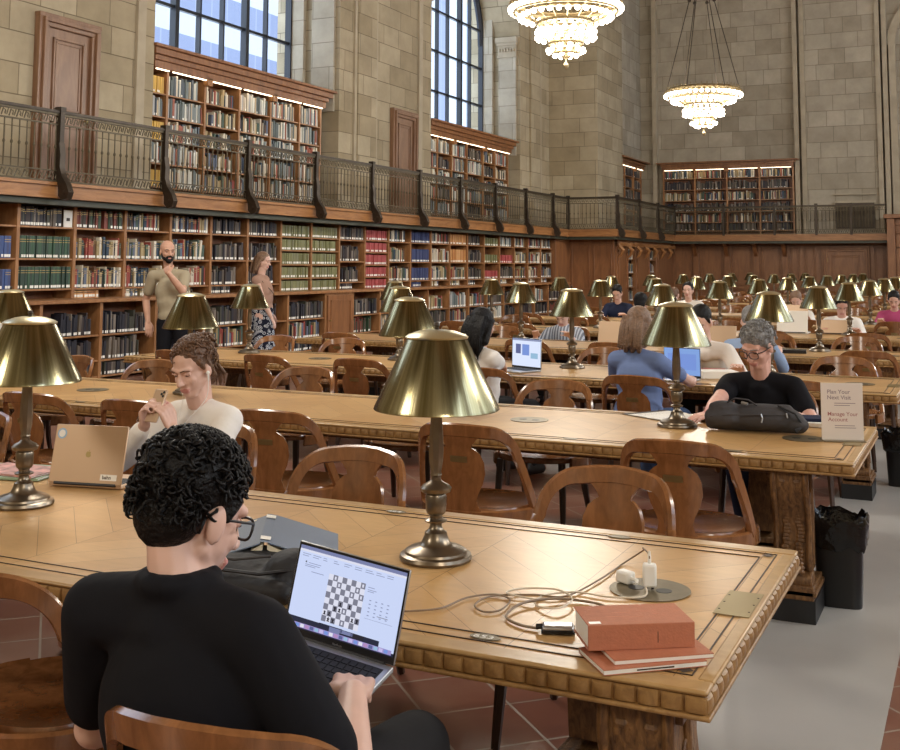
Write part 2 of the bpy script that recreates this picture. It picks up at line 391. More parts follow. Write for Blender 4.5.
# ------------------------------------------------------------------ left wall: stone piers, alcoves, arched windows
XU = -11.4; XW = -12.56; ZC = 2.55
AL = [(13.29, 18.795), (22.92, 28.49)]
SPR = 7.75
def arch_wall(b, y0, y1, x0, x1, zs, zt, m):
    """spandrel above a semicircular opening y0..y1 springing at zs, up to zt, between planes x0,x1"""
    n = 24; c = (y0+y1)/2; r = (y1-y0)/2; P = []
    for i in range(n+1):
        a = PI-PI*i/n; P.append((c+r*math.cos(a), zs+r*math.sin(a)))
    for i in range(n):
        (ya, za), (yb, zb) = P[i], P[i+1]
        for x in (x0, x1):
            q = [(x, ya, za), (x, yb, zb), (x, yb, zt), (x, ya, zt)]
            b.add(q if x == x1 else q[::-1], [(0, 1, 2, 3)], m)
        b.add([(x0, ya, za), (x1, ya, za), (x1, yb, zb), (x0, yb, zb)], [(0, 1, 2, 3)], m)
b = MB(); S = M['stone']
ys = [4.0, AL[0][0], AL[0][1], AL[1][0], AL[1][1], 33.36]
b.box(-12.9, XU, -6, 3.6, ZC-2.6, 15.5, S)
b.box(-12.9, XU, 9.0, ys[1], 0, 15.5, S); b.box(-12.9, XU, ys[2], ys[3], 0, 15.5, S); b.box(-12.9, XU, ys[4], 33.4, 0, 15.5, S)
for y0, y1 in ((3.6, 9.0),)+tuple(AL):
    b.box(-12.9, XU, y0, y1, 0, 2.5, S)
    b.box(-12.9, -12.45, y0, y1, 2.5, 5.2, S)
    arch_wall(b, y0, y1, -12.9, XU, SPR, 12.0, S)
    b.box(-12.9, XU, y0, y1, 12.0, 15.5, S)
struct('wall_left', b, smooth=0)
# mouldings and pilaster strips on the piers
b = MB(); SP = M['stone_plain']
for y in (19.42, 20.18, 22.3, 12.95, 29.95):
    b.box(XU-.01, XU+.05, y-.09, y+.09, 2.55, 15.4, SP)
b.box(XU-.01, XU+.08, 19.42, 20.18, 2.55, 15.4, M['stone'])
b.box(XU-.01, XU+.06, 29.2, 29.95, 2.55, 15.4, M['stone'])
struct('trim_2', b, smooth=0)
# alcove pilasters with moulded capitals on each reveal
b = MB()
for (y0, y1) in AL:
    for yy, s in ((y1, -1), (y0, 1)):
        for xa, xb, d in ((-12.5, -12.2, .10), (-12.02, -11.5, .07)):
            ya, yb = sorted((yy, yy+s*d)); b.box(xa, xb, ya, yb, 4.6, SPR-.38 if xa > -12.1 else 12.0 if False else SPR+1.6, M['stone_grey'])
        for k, (h0, h1, e) in enumerate(((0, .06, .05), (.06, .34, .02), (.34, .42, .07), (.42, .56, .12))):
            ya, yb = sorted((yy, yy+s*(.07+e))); b.box(-12.02-e*.5, -11.5+e*.5, ya, yb, SPR-.38+h0, SPR-.38+h1, M['stone_plain'])
        for i in range(6):
            ya, yb = sorted((yy+s*.09, yy+s*.14)); b.box(-12.0+i*.085, -11.96+i*.085, ya, yb, SPR-.22, SPR-.12, M['stone_plain'])
struct('trim_3', b, smooth=0)

# windows
def glass_mat():
    m = bpy.data.materials.new('window glass'); m.use_nodes = True; nt = m.node_tree; nt.nodes.clear()
    o = nt.nodes.new('ShaderNodeOutputMaterial'); t = nt.nodes.new('ShaderNodeBsdfTransparent'); g = nt.nodes.new('ShaderNodeBsdfGlossy')
    t.inputs['Color'].default_value = (.93, .96, 1, 1); g.inputs['Roughness'].default_value = .03
    mx = nt.nodes.new('ShaderNodeMixShader'); mx.inputs[0].default_value = .06
    nt.links.new(t.outputs[0], mx.inputs[1]); nt.links.new(g.outputs[0], mx.inputs[2]); nt.links.new(mx.outputs[0], o.inputs[0])
    return m
M['glass'] = glass_mat()
M['winframe'] = plain('navy window frame', srgb(12, 17, 28), .5)
def window(name, y0, y1, bars, thick, x=XW, hz=(6.03, 7.09, 8.17, 9.24), sgn=1):
    w = bpy.data.objects.new(name, None); COL.objects.link(w); w['kind'] = 'structure'
    F = M['winframe']; f = MB(); c = (y0+y1)/2; r = (y1-y0)/2
    def ztop(y): return SPR+math.sqrt(max(0, r*r-(y-c)**2))
    for y in bars:
        t = .05 if y in thick else .021
        f.box(x-.05, x+.05+(.03 if y in thick else 0), y-t, y+t, 4.8, ztop(y)-.02, F)
    for z in hz:
        h = r if z < SPR else math.sqrt(max(.01, r*r-(z-SPR)**2))
        f.box(x-.04, x+.04, c-h, c+h, z-.028, z+.028, F)
    f.box(x-.06, x+.08, y0, y0+.14, 4.8, SPR, F); f.box(x-.06, x+.08, y1-.14, y1, 4.8, SPR, F)
    pts = [(x, c+(r-.08)*math.cos(PI*i/24), SPR+(r-.08)*math.sin(PI*i/24)) for i in range(25)]
    f.tube(pts, .09, F, 6)
    f.box(x-.1, x+.1, y0, y1, 4.75, 4.9, F)
    f.build('window_frame', w)
    g = MB(); n = 24
    poly = [(y0+.05, 4.85), (y1-.05, 4.85)]+[(c+(r-.06)*math.cos(PI*i/n), SPR+(r-.06)*math.sin(PI*i/n)) for i in range(n+1)]
    g.add([(x, p[0], p[1]) for p in poly], [tuple(range(len(poly)))], M['glass']); g.build('window_pane', w)
    return w
window('window_1', 13.29, 18.795, (13.75, 14.42, 15.13, 15.81, 16.49, 17.19, 17.88), (15.13, 17.19))
window('window_2', 22.92, 28.49, (23.55, 24.22, 24.9, 25.56, 26.2, 26.94, 27.62), (24.9, 26.94))
window('window_3', 3.6, 9.0, (4.3, 5.0, 5.65, 6.3, 6.95, 7.6, 8.3), (5.65, 6.95))
# buildings seen through the windows
def facade(name, fz=.40, wz=.46, vert=False):
    m, nt, bs = newmat(name); setc(bs, None, .6)
    g = nt.nodes.new('ShaderNodeNewGeometry'); sp = nt.nodes.new('ShaderNodeSeparateXYZ'); nt.links.new(g.outputs['Position'], sp.inputs[0])
    fr = math_node(nt, 'FRACT', math_node(nt, 'MULTIPLY', sp.outputs['Y'] if vert else sp.outputs['Z'], fz))
    k = math_node(nt, 'GREATER_THAN', fr, wz)
    fy = math_node(nt, 'FRACT', math_node(nt, 'MULTIPLY', sp.outputs['Y'], .8)); ky = math_node(nt, 'GREATER_THAN', fy, .08)
    kk = math_node(nt, 'MULTIPLY', k, math_node(nt, 'ADD', math_node(nt, 'MULTIPLY', ky, .25), .75))
    mx = nt.nodes.new('ShaderNodeMix'); mx.data_type = 'RGBA'; nt.links.new(kk, mx.inputs['Factor'])
    mx.inputs['A'].default_value = srgb(150, 152, 158); mx.inputs['B'].default_value = srgb(96, 103, 124)
    nt.links.new(mx.outputs['Result'], bs.inputs['Base Color']); return m
b = MB(); b.box(-44, -34, 22, 52.5, 0, 45, facade('office facade'))
tag(b.build('office_building', smooth=0), 'white office building with grey ribbon windows seen through the nearer arched window', 'building')
b = MB(); b.box(-40, -31, 55, 62, 0, 40, plain('pale tower', srgb(136, 136, 138), .7, nscale=.4, namt=.08)); 
for i in range(12): b.box(-31.0, -30.9, 56, 61, 3+i*3, 4.6+i*3, plain('tower glass', srgb(90, 100, 124), .3) if i == 0 else b.ms[-1])
tag(b.build('stone_tower', smooth=0), 'pale stone tower beyond the right edge of the nearer arched window', 'building')
b = MB(); b.box(-60, -45, 76, 110, 0, 60, facade('far office facade', .16, .72, True))
tag(b.build('far_office_building', smooth=0), 'far banded office block seen through the farther arched window', 'building')

# ------------------------------------------------------------------ big pier, recess and back wall
b = MB()
b.box(-11.5, -9.9, 30.82, 33.36, 0, 15.5, M['stone'])
b.box(-11.5, -10.3, 33.36, 37.2, 0, 15.5, M['stone_grey'])
struct('trim_4', b, smooth=0)
b = MB()
b.box(-10.4, 11, 36.9, 37.4, 0, 15.5, M['stone_grey'])
b.box(-4.98, -2.55, 36.7, 36.9, 2.4, 15.5, M['stone_grey'])
struct('wall_back', b, smooth=0)
b = MB()
for x in (-9.75, -5.12, -4.9, -2.62, -2.42): b.box(x-.07, x+.07, 36.6, 36.92, 2.4, 15.4, M['stone_plain'])
# arched doorway surround at the far right
n = 14
for i in range(n):
    a0, a1 = PI-PI/2*i/n, PI-PI/2*(i+1)/n
    b.add([(-.6+1.5*math.cos(a0), 36.75, 8.5+1.5*math.sin(a0)), (-.6+1.5*math.cos(a1), 36.75, 8.5+1.5*math.sin(a1)), (-.6+1.75*math.cos(a1), 36.75, 8.5+1.75*math.sin(a1)), (-.6+1.75*math.cos(a0), 36.75, 8.5+1.75*math.sin(a0))], [(0, 1, 2, 3)], M['stone_plain'])
b.box(-2.3, -2.1, 36.6, 36.9, 2.4, 8.5, M['stone_plain'])
struct('trim_5', b, smooth=0)

# ------------------------------------------------------------------ gallery slab, fascia
b = MB(); FA = M['fascia']; G = M['green_trim']
GX, BY, JX, JY = -10.3, 35.7, -8.885, 29.34
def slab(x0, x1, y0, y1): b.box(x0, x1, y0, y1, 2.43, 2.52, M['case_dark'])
slab(XU, GX-.05, 3, 36.9); slab(GX-.05, JX-.05, JY+.05, 36.9); slab(JX-.05, -2.45, BY+.05, 36.9)
def fascia_run(p, q):
    p = Vector(p+(0,)); q = Vector(q+(0,)); d = (q-p).normalized(); nn = Vector((d.y, -d.x, 0))
    L = (q-p).length
    T = Matrix(((d.x, nn.x, 0, p.x), (d.y, nn.y, 0, p.y), (0, 0, 1, 0), (0, 0, 0, 1)))
    for z0, z1, e, m in ((2.52, 2.56, .03, FA), (2.385, 2.52, .0, FA), (2.36, 2.385, .03, FA), (2.32, 2.36, -.04, G), (2.28, 2.32, -.02, G)):
        b.box(-.02 if e < .03 else -.04, L+.04, -.12, e, z0, z1, m, T)
fascia_run((GX, 3), (GX, JY)); fascia_run((GX, JY), (JX, JY)); fascia_run((JX, JY), (JX, BY)); fascia_run((JX, BY), (-2.45, BY))
struct('trim_6', b)

# ------------------------------------------------------------------ railing
def railing(p, q, label, post0=True, bracket=True, group='ironwork railing sections along the gallery'):
    p = Vector((p[0], p[1], 0)); q = Vector((q[0], q[1], 0)); L = (q-p).length; d = (q-p).normalized()
    ang = math.atan2(d.y, d.x)
    t = thing('gallery_railing', label, 'railing', (p.x, p.y, ZC), ang, group)
    key = (round(L, 2), bracket)
    if key not in RAIL:
        z1 = .87; r = MB(); I = M['iron']
        r.box(0, L, -.035, .03, z1, z1+.035, M['iron_dark']); r.box(0, L, -.02, .02, z1-.03, z1, I)
        hr = r
        sb = MB()
        sb.box(0, L, -.012, .012, .72, .738, I)
        n = max(4, int(L/.115)); w = L/n
        for i in range(n):
            c = (i+.5)*w
            pts = [(c-w*.45, 0, .75), (c-w*.2, 0, .83), (c+w*.1, 0, .81), (c+w*.05, 0, .765), (c-w*.05, 0, .785)]
            sb.tube(pts, .0085, I, 5)
            pts = [(c+w*.45, 0, .835), (c+w*.25, 0, .76), (c+w*.3, 0, .80)]
            sb.tube(pts, .0075, I, 5)
        bb = MB(); bb.box(0, L, -.014, .014, .015, .035, I); bb.box(0, L, -.012, .012, .145, .16, I)
        for i in range(n):
            c = (i+.5)*w
            bb.tube([(c-w*.45, 0, .04), (c-w*.1, 0, .13), (c+w*.25, 0, .10), (c+w*.1, 0, .06)], .0085, I, 5)
            bb.tube([(c+w*.45, 0, .135), (c+w*.2, 0, .05)], .0075, I, 5)
        ba = MB()
        ba.lathe([(.0085, .155), (.0085, .42), (.017, .44), (.017, .455), (.0085, .475), (.0085, .72)], I, n=6)
        RAIL[key] = (hr.mesh('handrail'), sb.mesh('scroll_band'), bb.mesh('base_band'), ba.mesh('baluster'), n)
    hr, sb, bb, ba, n = RAIL[key]
    for nm, me in (('handrail', hr), ('scroll_band', sb), ('base_band', bb)):
        o = bpy.data.objects.new(nm, me); COL.objects.link(o); o.parent = t
    nb = max(3, int(L/.112))
    for i in range(nb):
        o = bpy.data.objects.new('baluster', ba); COL.objects.link(o); o.parent = t; o.location = ((i+.5)*L/nb, 0, 0)
    if post0:
        if bracket not in POST:
            D = M['iron_dark']; m = MB()
            m.box(-.035, .035, -.05, .03, -.02, .93, D); m.box(-.045, .045, -.06, .04, .9, .95, D)
            if bracket:
                pr = [(-.05, .5), (-.075, .35), (-.07, .2), (-.11, .08), (-.19, -.02), (-.23, -.12), (-.20, -.2), (-.12, -.22), (-.06, -.16), (-.05, .0)]
                T = Matrix(((0, 0, 1, 0), (1, 0, 0, 0), (0, 1, 0, 0), (0, 0, 0, 1)))
                m.prism(pr[::-1], -.045, .045, D, T)
                m.sphere((0, -.16, -.12), (.055, .07, .07), D, 8)
            POST[bracket] = m.mesh('post')
        o = bpy.data.objects.new('post', POST[bracket]); COL.objects.link(o); o.parent = t
    return t
RAIL = {}; POST = {}
PY = [6.36+1.97*i-.0 for i in range(12)]
PY = [6.39, 8.33]+[10.3+1.975*i for i in range(10)]+[JY]
for i in range(len(PY)-1):
    railing((GX, PY[i]), (GX, PY[i+1]), 'bronze ironwork gallery railing along the left wall, %s section from the left edge' % ordi(max(0, i-1)) if i else 'bronze ironwork gallery railing just beyond the left edge')
railing((GX, JY), (JX, JY), 'short pale ironwork railing facing the room on the gallery corner', bracket=False)
YB = [JY, JY+2.15, JY+4.25, BY]
for i in range(3): railing((JX, YB[i]), (JX, YB[i+1]), 'gallery railing under the stone pier, %s section from its outer corner' % ordi(i))
XB = [JX, -7.3, -5.72, -4.47, -3.45, -2.45]
for i in range(5): railing((XB[i], BY), (XB[i+1], BY), 'far gallery railing in front of the back wall, %s section from the left' % ordi(i), bracket=False)
# glass screens fixed behind two far sections
# ------------------------------------------------------------------ doors on the gallery
def panel_door(name, T, w, h, mat):
    d = bpy.data.objects.new(name, None); COL.objects.link(d); d.matrix_world = T; d['kind'] = 'structure'
    f = MB()
    for k, (e, o) in enumerate(((.16, .10), (.10, .14), (.04, .10))):
        f.box(-w/2-e, -w/2-e+.06, -o, 0, 0, h+e, mat); f.box(w/2+e-.06, w/2+e, -o, 0, 0, h+e, mat); f.box(-w/2-e-.004, w/2+e+.004, -o-.004, 0, h+e-.06, h+e+.004, mat)
    f.build('door_frame', d, bevel=.008)
    l = MB(); l.box(-w/2, w/2, -.05, 0, 0, h, mat)
    lf = l.build('door_leaf', d)
    p = MB()
    for z0, z1 in ((.15, h*.42), (h*.47, h-.14)):
        for e, o in ((0, .075), (.05, .062)):
            a, c, zz0, zz1 = -w/2+.13+e, w/2-.13-e, z0+e, z1-e
            p.box(a, a+.03, -o, -.04, zz0, zz1, mat); p.box(c-.03, c, -o, -.04, zz0, zz1, mat); p.box(a, c, -o, -.04, zz0, zz0+.03, mat); p.box(a, c, -o, -.04, zz1-.03, zz1, mat)
    p.build('moulding', lf, bevel=.006)
    k = MB(); k.lathe([(.012, 0), (.012, .04), (.03, .05), (.03, .07), (.0, .08)], M['plate'], T=Matrix.Translation((w/2-.08, -.05, 1.0)) @ Matrix.Rotation(PI/2, 4, 'X')); k.build('door_handle', lf)
    h_ = MB(); [h_.box(-w/2-.01, -w/2+.03, -.075, -.05, z, z+.12, M['plate']) for z in (.3, h-.35)]; h_.build('hinge', lf)
    return d
Rx = lambda x, y, z, a: Matrix.Translation((x, y, z)) @ Matrix.Rotation(a, 4, 'Z')
panel_door('door_1', Rx(XU, 11.46, ZC, PI/2), .84, 2.24, M['doorwood'])
panel_door('door_2', Rx(XU, 21.5, ZC, PI/2), .84, 2.24, M['doorwood'])

# ------------------------------------------------------------------ wood panelling below the back gallery
b = MB(); P = M['panel']
b.box(-10.5, 3, 36.5, 36.6, 0, 2.33, P)
for x0, x1 in ((-9.2, -8.5), (-8.24, -7.5), (-7.22, -6.58), (-6.3, -5.68), (-5.4, -5.1), (-4.95, -4.62), (-2.9, -2.55)):
    for z0, z1 in ((.95, 2.2), (.12, .82)):
        for e, o in ((0, .035), (.05, .02)):
            b.box(x0+e, x0+e+.03, 36.5-o, 36.5, z0+e, z1-e, P); b.box(x1-e-.03, x1-e, 36.5-o, 36.5, z0+e, z1-e, P)
            b.box(x0+e, x1-e, 36.5-o, 36.5, z0+e, z0+e+.03, P); b.box(x0+e, x1-e, 36.5-o, 36.5, z1-e-.03, z1-e, P)
b.box(-9.3, 0, 36.44, 36.5, .84, .92, P); b.box(-9.3, 0, 36.42, 36.5, 0, .12, P); b.box(-9.3, 0, 36.4, 36.5, 2.24, 2.33, P)
for x in (-8.37, -7.36, -6.44, -5.54):
    b.box(x-.09, x+.09, 36.42, 36.5, 0, 2.0, P)
    pr = [(0, 0), (.5, 0), (.5, -.06), (.3, -.12), (.2, -.3), (.1, -.38), (.0, -.45)]
    T = Matrix(((0, 0, 1, x), (-1, 0, 0, 36.45), (0, 1, 0, 2.3), (0, 0, 0, 1)))
    b.prism(pr, -.06, .06, P, T)
struct('trim_7', b, bevel=.006)
panel_door('door_3', Rx(-3.72, 36.48, 0, 0), 1.1, 2.05, M['panel'])
# wooden portal at the far right
b = MB()
b.box(-2.42, -2.2, 35.3, 36.5, 0, 3.0, P); b.box(-2.5, 0.5, 35.2, 36.5, 3.0, 3.12, P); b.box(-2.2, .4, 35.5, 36.5, 2.1, 3.0, P)
for z in (2.15, 2.55, 2.8): b.box(-2.2, .4, 35.42, 35.5, z, z+.06, P)
b.box(-2.2, -1.9, 35.4, 36.5, 0, 2.1, P)
struct('trim_8', b, bevel=.01)

# wood screen beneath the stone pier, carved frieze and open book niches
b = MB(); W = M['panel']
b.box(-10.6, -10.45, 28.7, 30, 0, 2.3, W)
b.box(-10.5, -9.15, 29.9, 30.0, 0, 2.3, W)
for x0 in (-10.4, -9.75): 
    b.box(x0, x0+.03, 29.87, 29.9, .9, 2.15, W); b.box(x0+.5, x0+.53, 29.87, 29.9, .9, 2.15, W); b.box(x0, x0+.53, 29.87, 29.9, 2.12, 2.15, W); b.box(x0, x0+.53, 29.87, 29.9, .9, .93, W)
for y0, y1 in ((30.0, 31.1), (31.9, 33.4), (34.2, 36.5)):
    b.box(-9.25, -9.1, y0, y1, 0, 2.3, W)
    for z0, z1 in ((.9, 2.0),):
        b.box(-9.1, -9.06, y0+.1, y0+.16, z0, z1, W); b.box(-9.1, -9.06, y1-.16, y1-.1, z0, z1, W); b.box(-9.1, -9.06, y0+.1, y1-.1, z1-.05, z1, W)
b.box(-9.9, -9.05, 30, 36.4, 2.1, 2.3, W)
struct('trim_9', b, bevel=.006)
b = MB()
rr = random.Random(3)
for i in range(42):
    y = 29.95+i*.15; z = 2.16+rr.uniform(-.02, .02)
    b.tube([(-9.0, y-.07, z-.05), (-8.97, y-.03, z+.05), (-8.96, y+.03, z+.04), (-8.98, y+.04, z-.02), (-9.0, y, z-.03)], .016, M['fascia'], 5)
    if i % 6 == 0: b.tube([(-9.0, y, 2.1), (-8.9, y, 2.0), (-8.96, y, 1.86), (-9.04, y, 1.78)], [.05, .06, .04, .02], M['fascia'], 6)
struct('trim_10', b)
# ------------------------------------------------------------------ bookcases and books
CW = M['case']; CD = M['case_dark']
BOOKS = []      # (matrix-free) dicts of every book, in the frame of its case
PAL = {
 'dark': [(38, 38, 42), (52, 46, 44), (30, 36, 44), (66, 60, 56), (90, 84, 78), (120, 112, 100)],
 'green': [(52, 74, 62), (56, 80, 66), (48, 68, 58)],
 'maroon': [(110, 52, 48), (52, 72, 58), (120, 60, 52), (64, 50, 44)],
 'blue': [(60, 74, 116), (46, 58, 94), (68, 88, 132)],
 'olive': [(122, 122, 82), (114, 114, 76), (128, 128, 90)],
 'red': [(166, 72, 72), (152, 64, 66), (172, 82, 80)],
 'mixed': [(214, 204, 184), (48, 60, 80), (140, 64, 52), (60, 84, 70), (176, 150, 110), (44, 40, 42), (96, 60, 44), (196, 186, 168), (90, 108, 120), (150, 130, 90)],
 'tan': [(196, 140, 84), (186, 128, 74), (206, 156, 104)],
 'pale': [(190, 192, 184), (160, 168, 164), (216, 206, 180), (120, 132, 134), (96, 104, 108), (190, 176, 140), (70, 84, 92), (110, 124, 120), (84, 90, 96), (150, 84, 66), (216, 214, 204)],
 'gold': [(206, 168, 78), (196, 156, 70)],
 'navyset': [(56, 68, 104), (62, 76, 110)],
}
NAMES = {'dark': 'dark', 'green': 'dark green', 'blue': 'blue', 'olive': 'olive green', 'red': 'red', 'tan': 'tan', 'gold': 'golden', 'navyset': 'navy blue', 'maroon': 'maroon', 'pale': 'pale', 'mixed': ''}
def cname(c):
    r, g, b = c; mx, mn = max(c), min(c)
    if mx < 56: return 'black'
    if mx-mn < 26: return 'white' if mx > 190 else ('pale grey' if mx > 140 else ('grey' if mx > 90 else 'charcoal'))
    if r == mx:
        if g > .8*r and b < .7*r: return 'golden' if r > 180 else 'olive'
        if g > .62*r: return 'tan' if r > 150 else 'brown'
        return 'red' if r > 130 else ('maroon' if r > 100 else 'brown')
    if g == mx: return 'olive green' if b < .7*g else 'dark green' if g < 100 else 'grey green'
    return 'blue' if b > 100 else 'navy'
BMAT = {}
def bmat(c):
    k = tuple(int(x/10)*10+5 for x in c)
    if k not in BMAT: BMAT[k] = plain('book cover %s' % cname(k), srgb(*k), .55)
    return BMAT[k]
M['calltag'] = plain('white call label', srgb(236, 234, 226), .7)
rb = random.Random(11)
def fill_shelf(case, frame, x0, x1, z, hmax, pal, shelf_lbl, bay_lbl, full=1.0, front=0.0, tagp=.9):
    """books stand on z between x0..x1 along the case; frame(u, v, z) -> world; v = distance behind shelf front"""
    x = x0+.012; n = 0; setp = pal in ('green', 'olive', 'red', 'blue', 'tan', 'navyset', 'gold')
    cols = PAL[pal]; h0 = min(hmax-.03, {'olive': .19, 'red': .19}.get(pal, rb.uniform(.24, .29)))
    end = x0+(x1-x0)*full-.01; tw = rb.uniform(.03, .045) if setp else 0
    while True:
        w = tw if setp else rb.choice((.018, .024, .03, .036, .045, .052)); h = h0 if setp else min(hmax-.02, rb.uniform(.24, .335) if (pal in ('pale', 'gold') and hmax > .3) else rb.uniform(.19, .295)); 
        if x+w > end: break
        if not setp and rb.random() < .03: x += .05; continue
        c = rb.choice(cols); d = rb.uniform(.15, .2)
        tl = 0
        if not setp and rb.random() < .1 and n: tl = rb.uniform(-.12, .12)
        BOOKS.append(dict(f=frame, u=x, w=w-.0015, h=h, d=d, z=z, v=front+rb.uniform(.01, .035), c=c, tilt=tl, tag=(rb.random() < tagp), s=shelf_lbl, b=bay_lbl, n=n))
        x += w+(abs(tl)*h*.7 if tl else 0); n += 1
def bookcase(name, label, frame, posts, zb, z_top, depth, shelves, pals, kind='case', face_w=.05, full=None, plinth=True):
    """shelves: list per bay of shelf heights (surfaces, top to bottom order from high to low)."""
    t = thing(name, label, 'bookcase', (0, 0, 0))
    def bx(m, u0, u1, v0, v1, z0, z1, mt):
        vs = [frame(u, v, z) for z in (z0, z1) for v in (v0, v1) for u in (u0, u1)]
        m.add(vs, [(0, 2, 3, 1), (4, 5, 7, 6), (0, 1, 5, 4), (2, 6, 7, 3), (0, 4, 6, 2), (1, 3, 7, 5)], mt)
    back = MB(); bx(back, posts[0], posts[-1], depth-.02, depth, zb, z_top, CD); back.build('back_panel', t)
    for p in posts:
        m = MB(); bx(m, p-face_w/2, p+face_w/2, 0, depth, zb, z_top, CW); m.build('upright', t)
    for i in range(len(posts)-1):
        if shelves[i] is None: continue
        for z in shelves[i]:
            m = MB(); bx(m, posts[i]+face_w/2, posts[i+1]-face_w/2, .01, depth-.02, z-.022, z, CW); m.build('shelf', t)
    return t, bx
XF = -10.55
fr_low = lambda u, v, z: (XF-v, u, z)          # along the left wall under the gallery, front plane XF
posts = [8.06, 9.0]+[9.944+.943*i for i in range(21)]
NB = len(posts)-1
pal_b = ['blue', 'blue', None, None, 'mixed', 'mixed', 'dark', 'dark', 'olive', 'olive', 'dark', 'red', 'mixed', 'navyset', 'mixed', 'tan', 'dark', 'olive', 'mixed', 'mixed', 'mixed', 'mixed']
norm = [2.02, 1.62, 1.24]; tight = [2.03, 1.80, 1.56, 1.33]
sh = [list(tight) if pal_b[i] in ('olive', 'red') and i != 17 else list(norm) for i in range(NB)]
case, bx = bookcase('bookcase', 'long oak wall bookcase under the gallery, upper tier above the ledge', fr_low, posts, 1.11, 2.33, .34, sh, pal_b)
m = MB(); bx(m, posts[0]-.1, posts[-1]+.1, -.45, .34, 1.075, 1.11, CW); bx(m, posts[0]-.1, posts[-1]+.1, -.47, -.43, 1.065, 1.10, CW); m.build('ledge', case, bevel=.005)
m = MB(); bx(m, posts[0]-.1, posts[-1]+.1, -.03, .34, 2.28, 2.33, M['green_trim']); m.build('head_rail', case)
bayname = lambda i: 'bay %d' % i
def baytxt(i):
    return ordi(max(i-1, 0))+' upper bay from left' if i else 'hidden bay beyond left edge'
for i in range(NB):
    zs = sh[i]; tops = [2.28]+[z-.022 for z in zs]
    lst = zs+[1.11]
    for k, z in enumerate(lst):
        hm = (tops[k]-z)
        pl = pal_b[i]
        full = rb.choice((1, 1, .95, .8, .9)) if pl not in ('olive', 'red') else rb.choice((1, .97))
        if i in (0, 1) and k == 0: continue
        if i == 2: pl = ('dark', 'green', 'green', None)[k]; full = (.85, 1, 1, 0)[k]
        if i == 3: pl = ('maroon', 'mixed', 'mixed', 'tan')[k]; full = (1, 1, 1, .9)[k]
        if i == 15: pl = ('tan', 'tan', 'mixed', 'mixed')[k]
        if i == 17: pl = ('olive', 'olive', 'red', 'mixed')[k]
        if i == 18: pl = ('pale', 'red', 'dark', 'mixed')[k]
        if k == len(lst)-1 and pl not in ('olive', 'red') : 
            if pl is None: continue
            hm = .12; full *= .6
        if pl is None: continue
        fill_shelf(case, fr_low, posts[i]+.03, posts[i+1]-.03, z, hm, pl, ['top', 'second', 'third', 'fourth', 'fifth'][k]+' shelf', baytxt(i), full)
# lower tier, standing forward of the upper one
XL = -10.12
fr_l2 = lambda u, v, z: (XL-v, u, z)
lp = [8.2, 9.05, 9.94, 10.95, 12.0, 13.05, 14.1, 15.2, 16.34]
lp2 = [17.27]+[17.27+1.0*i for i in range(1, 12)]
for nm, lbl, pp, off in (('low_bookcase', 'low oak bookcase below the ledge, left of the plain cupboard door', lp, 0), ('low_bookcase', 'low oak bookcase below the ledge, right of the plain cupboard door', lp2, 20)):
    shl = [[.66, .34, .14]]*(len(pp)-1)
    cs, bx = bookcase(nm, lbl, fr_l2, pp, FZ, 1.065, .36, shl, None)
    for i in range(len(pp)-1):
        for k, (z, hm) in enumerate(((.66, .39), (.34, .30), (.14, .18))):
            pl = rb.choice(('dark', 'dark', 'mixed', 'dark', 'maroon', 'dark', 'pale'))
            fill_shelf(cs, fr_l2, pp[i]+.03, pp[i+1]-.03, z, min(hm, .36), pl, ['upper', 'middle', 'bottom'][k]+' shelf', ('%s low bay %s' % (ordi(i), 'from left' if off == 0 else 'right of cupboard')), rb.choice((1, .9, .75, .95)))
# cupboard between the low cases
t = thing('cupboard', 'plain oak cupboard with one panelled door under the ledge', 'cupboard', (XL, 16.8, 0))
m = MB(); m.box(-.36, 0, -.44, .44, FZ, 1.065, CW); m.build('body', t)
m = MB(); m.box(0, .03, -.42, .42, FZ+.04, 1.03, M['panel']); d = m.build('door', t, bevel=.004)
m = MB(); 
for a in ((-.34, -.31, .16, .93), (.31, .34, .16, .93)): m.box(.03, .04, a[0], a[1], a[2], a[3], M['panel'])
for a in ((.14, .17), (.92, .95)): m.box(.03, .04, -.34, .34, a[0], a[1], M['panel'])
m.build('moulding', d)
m = MB(); m.lathe([(.008, 0), (.008, .02), (.016, .03), (.012, .045)], M['plate'], T=Matrix.Translation((.03, -.38, .6)) @ Matrix.Rotation(PI/2, 4, 'Y')); m.build('knob', d)

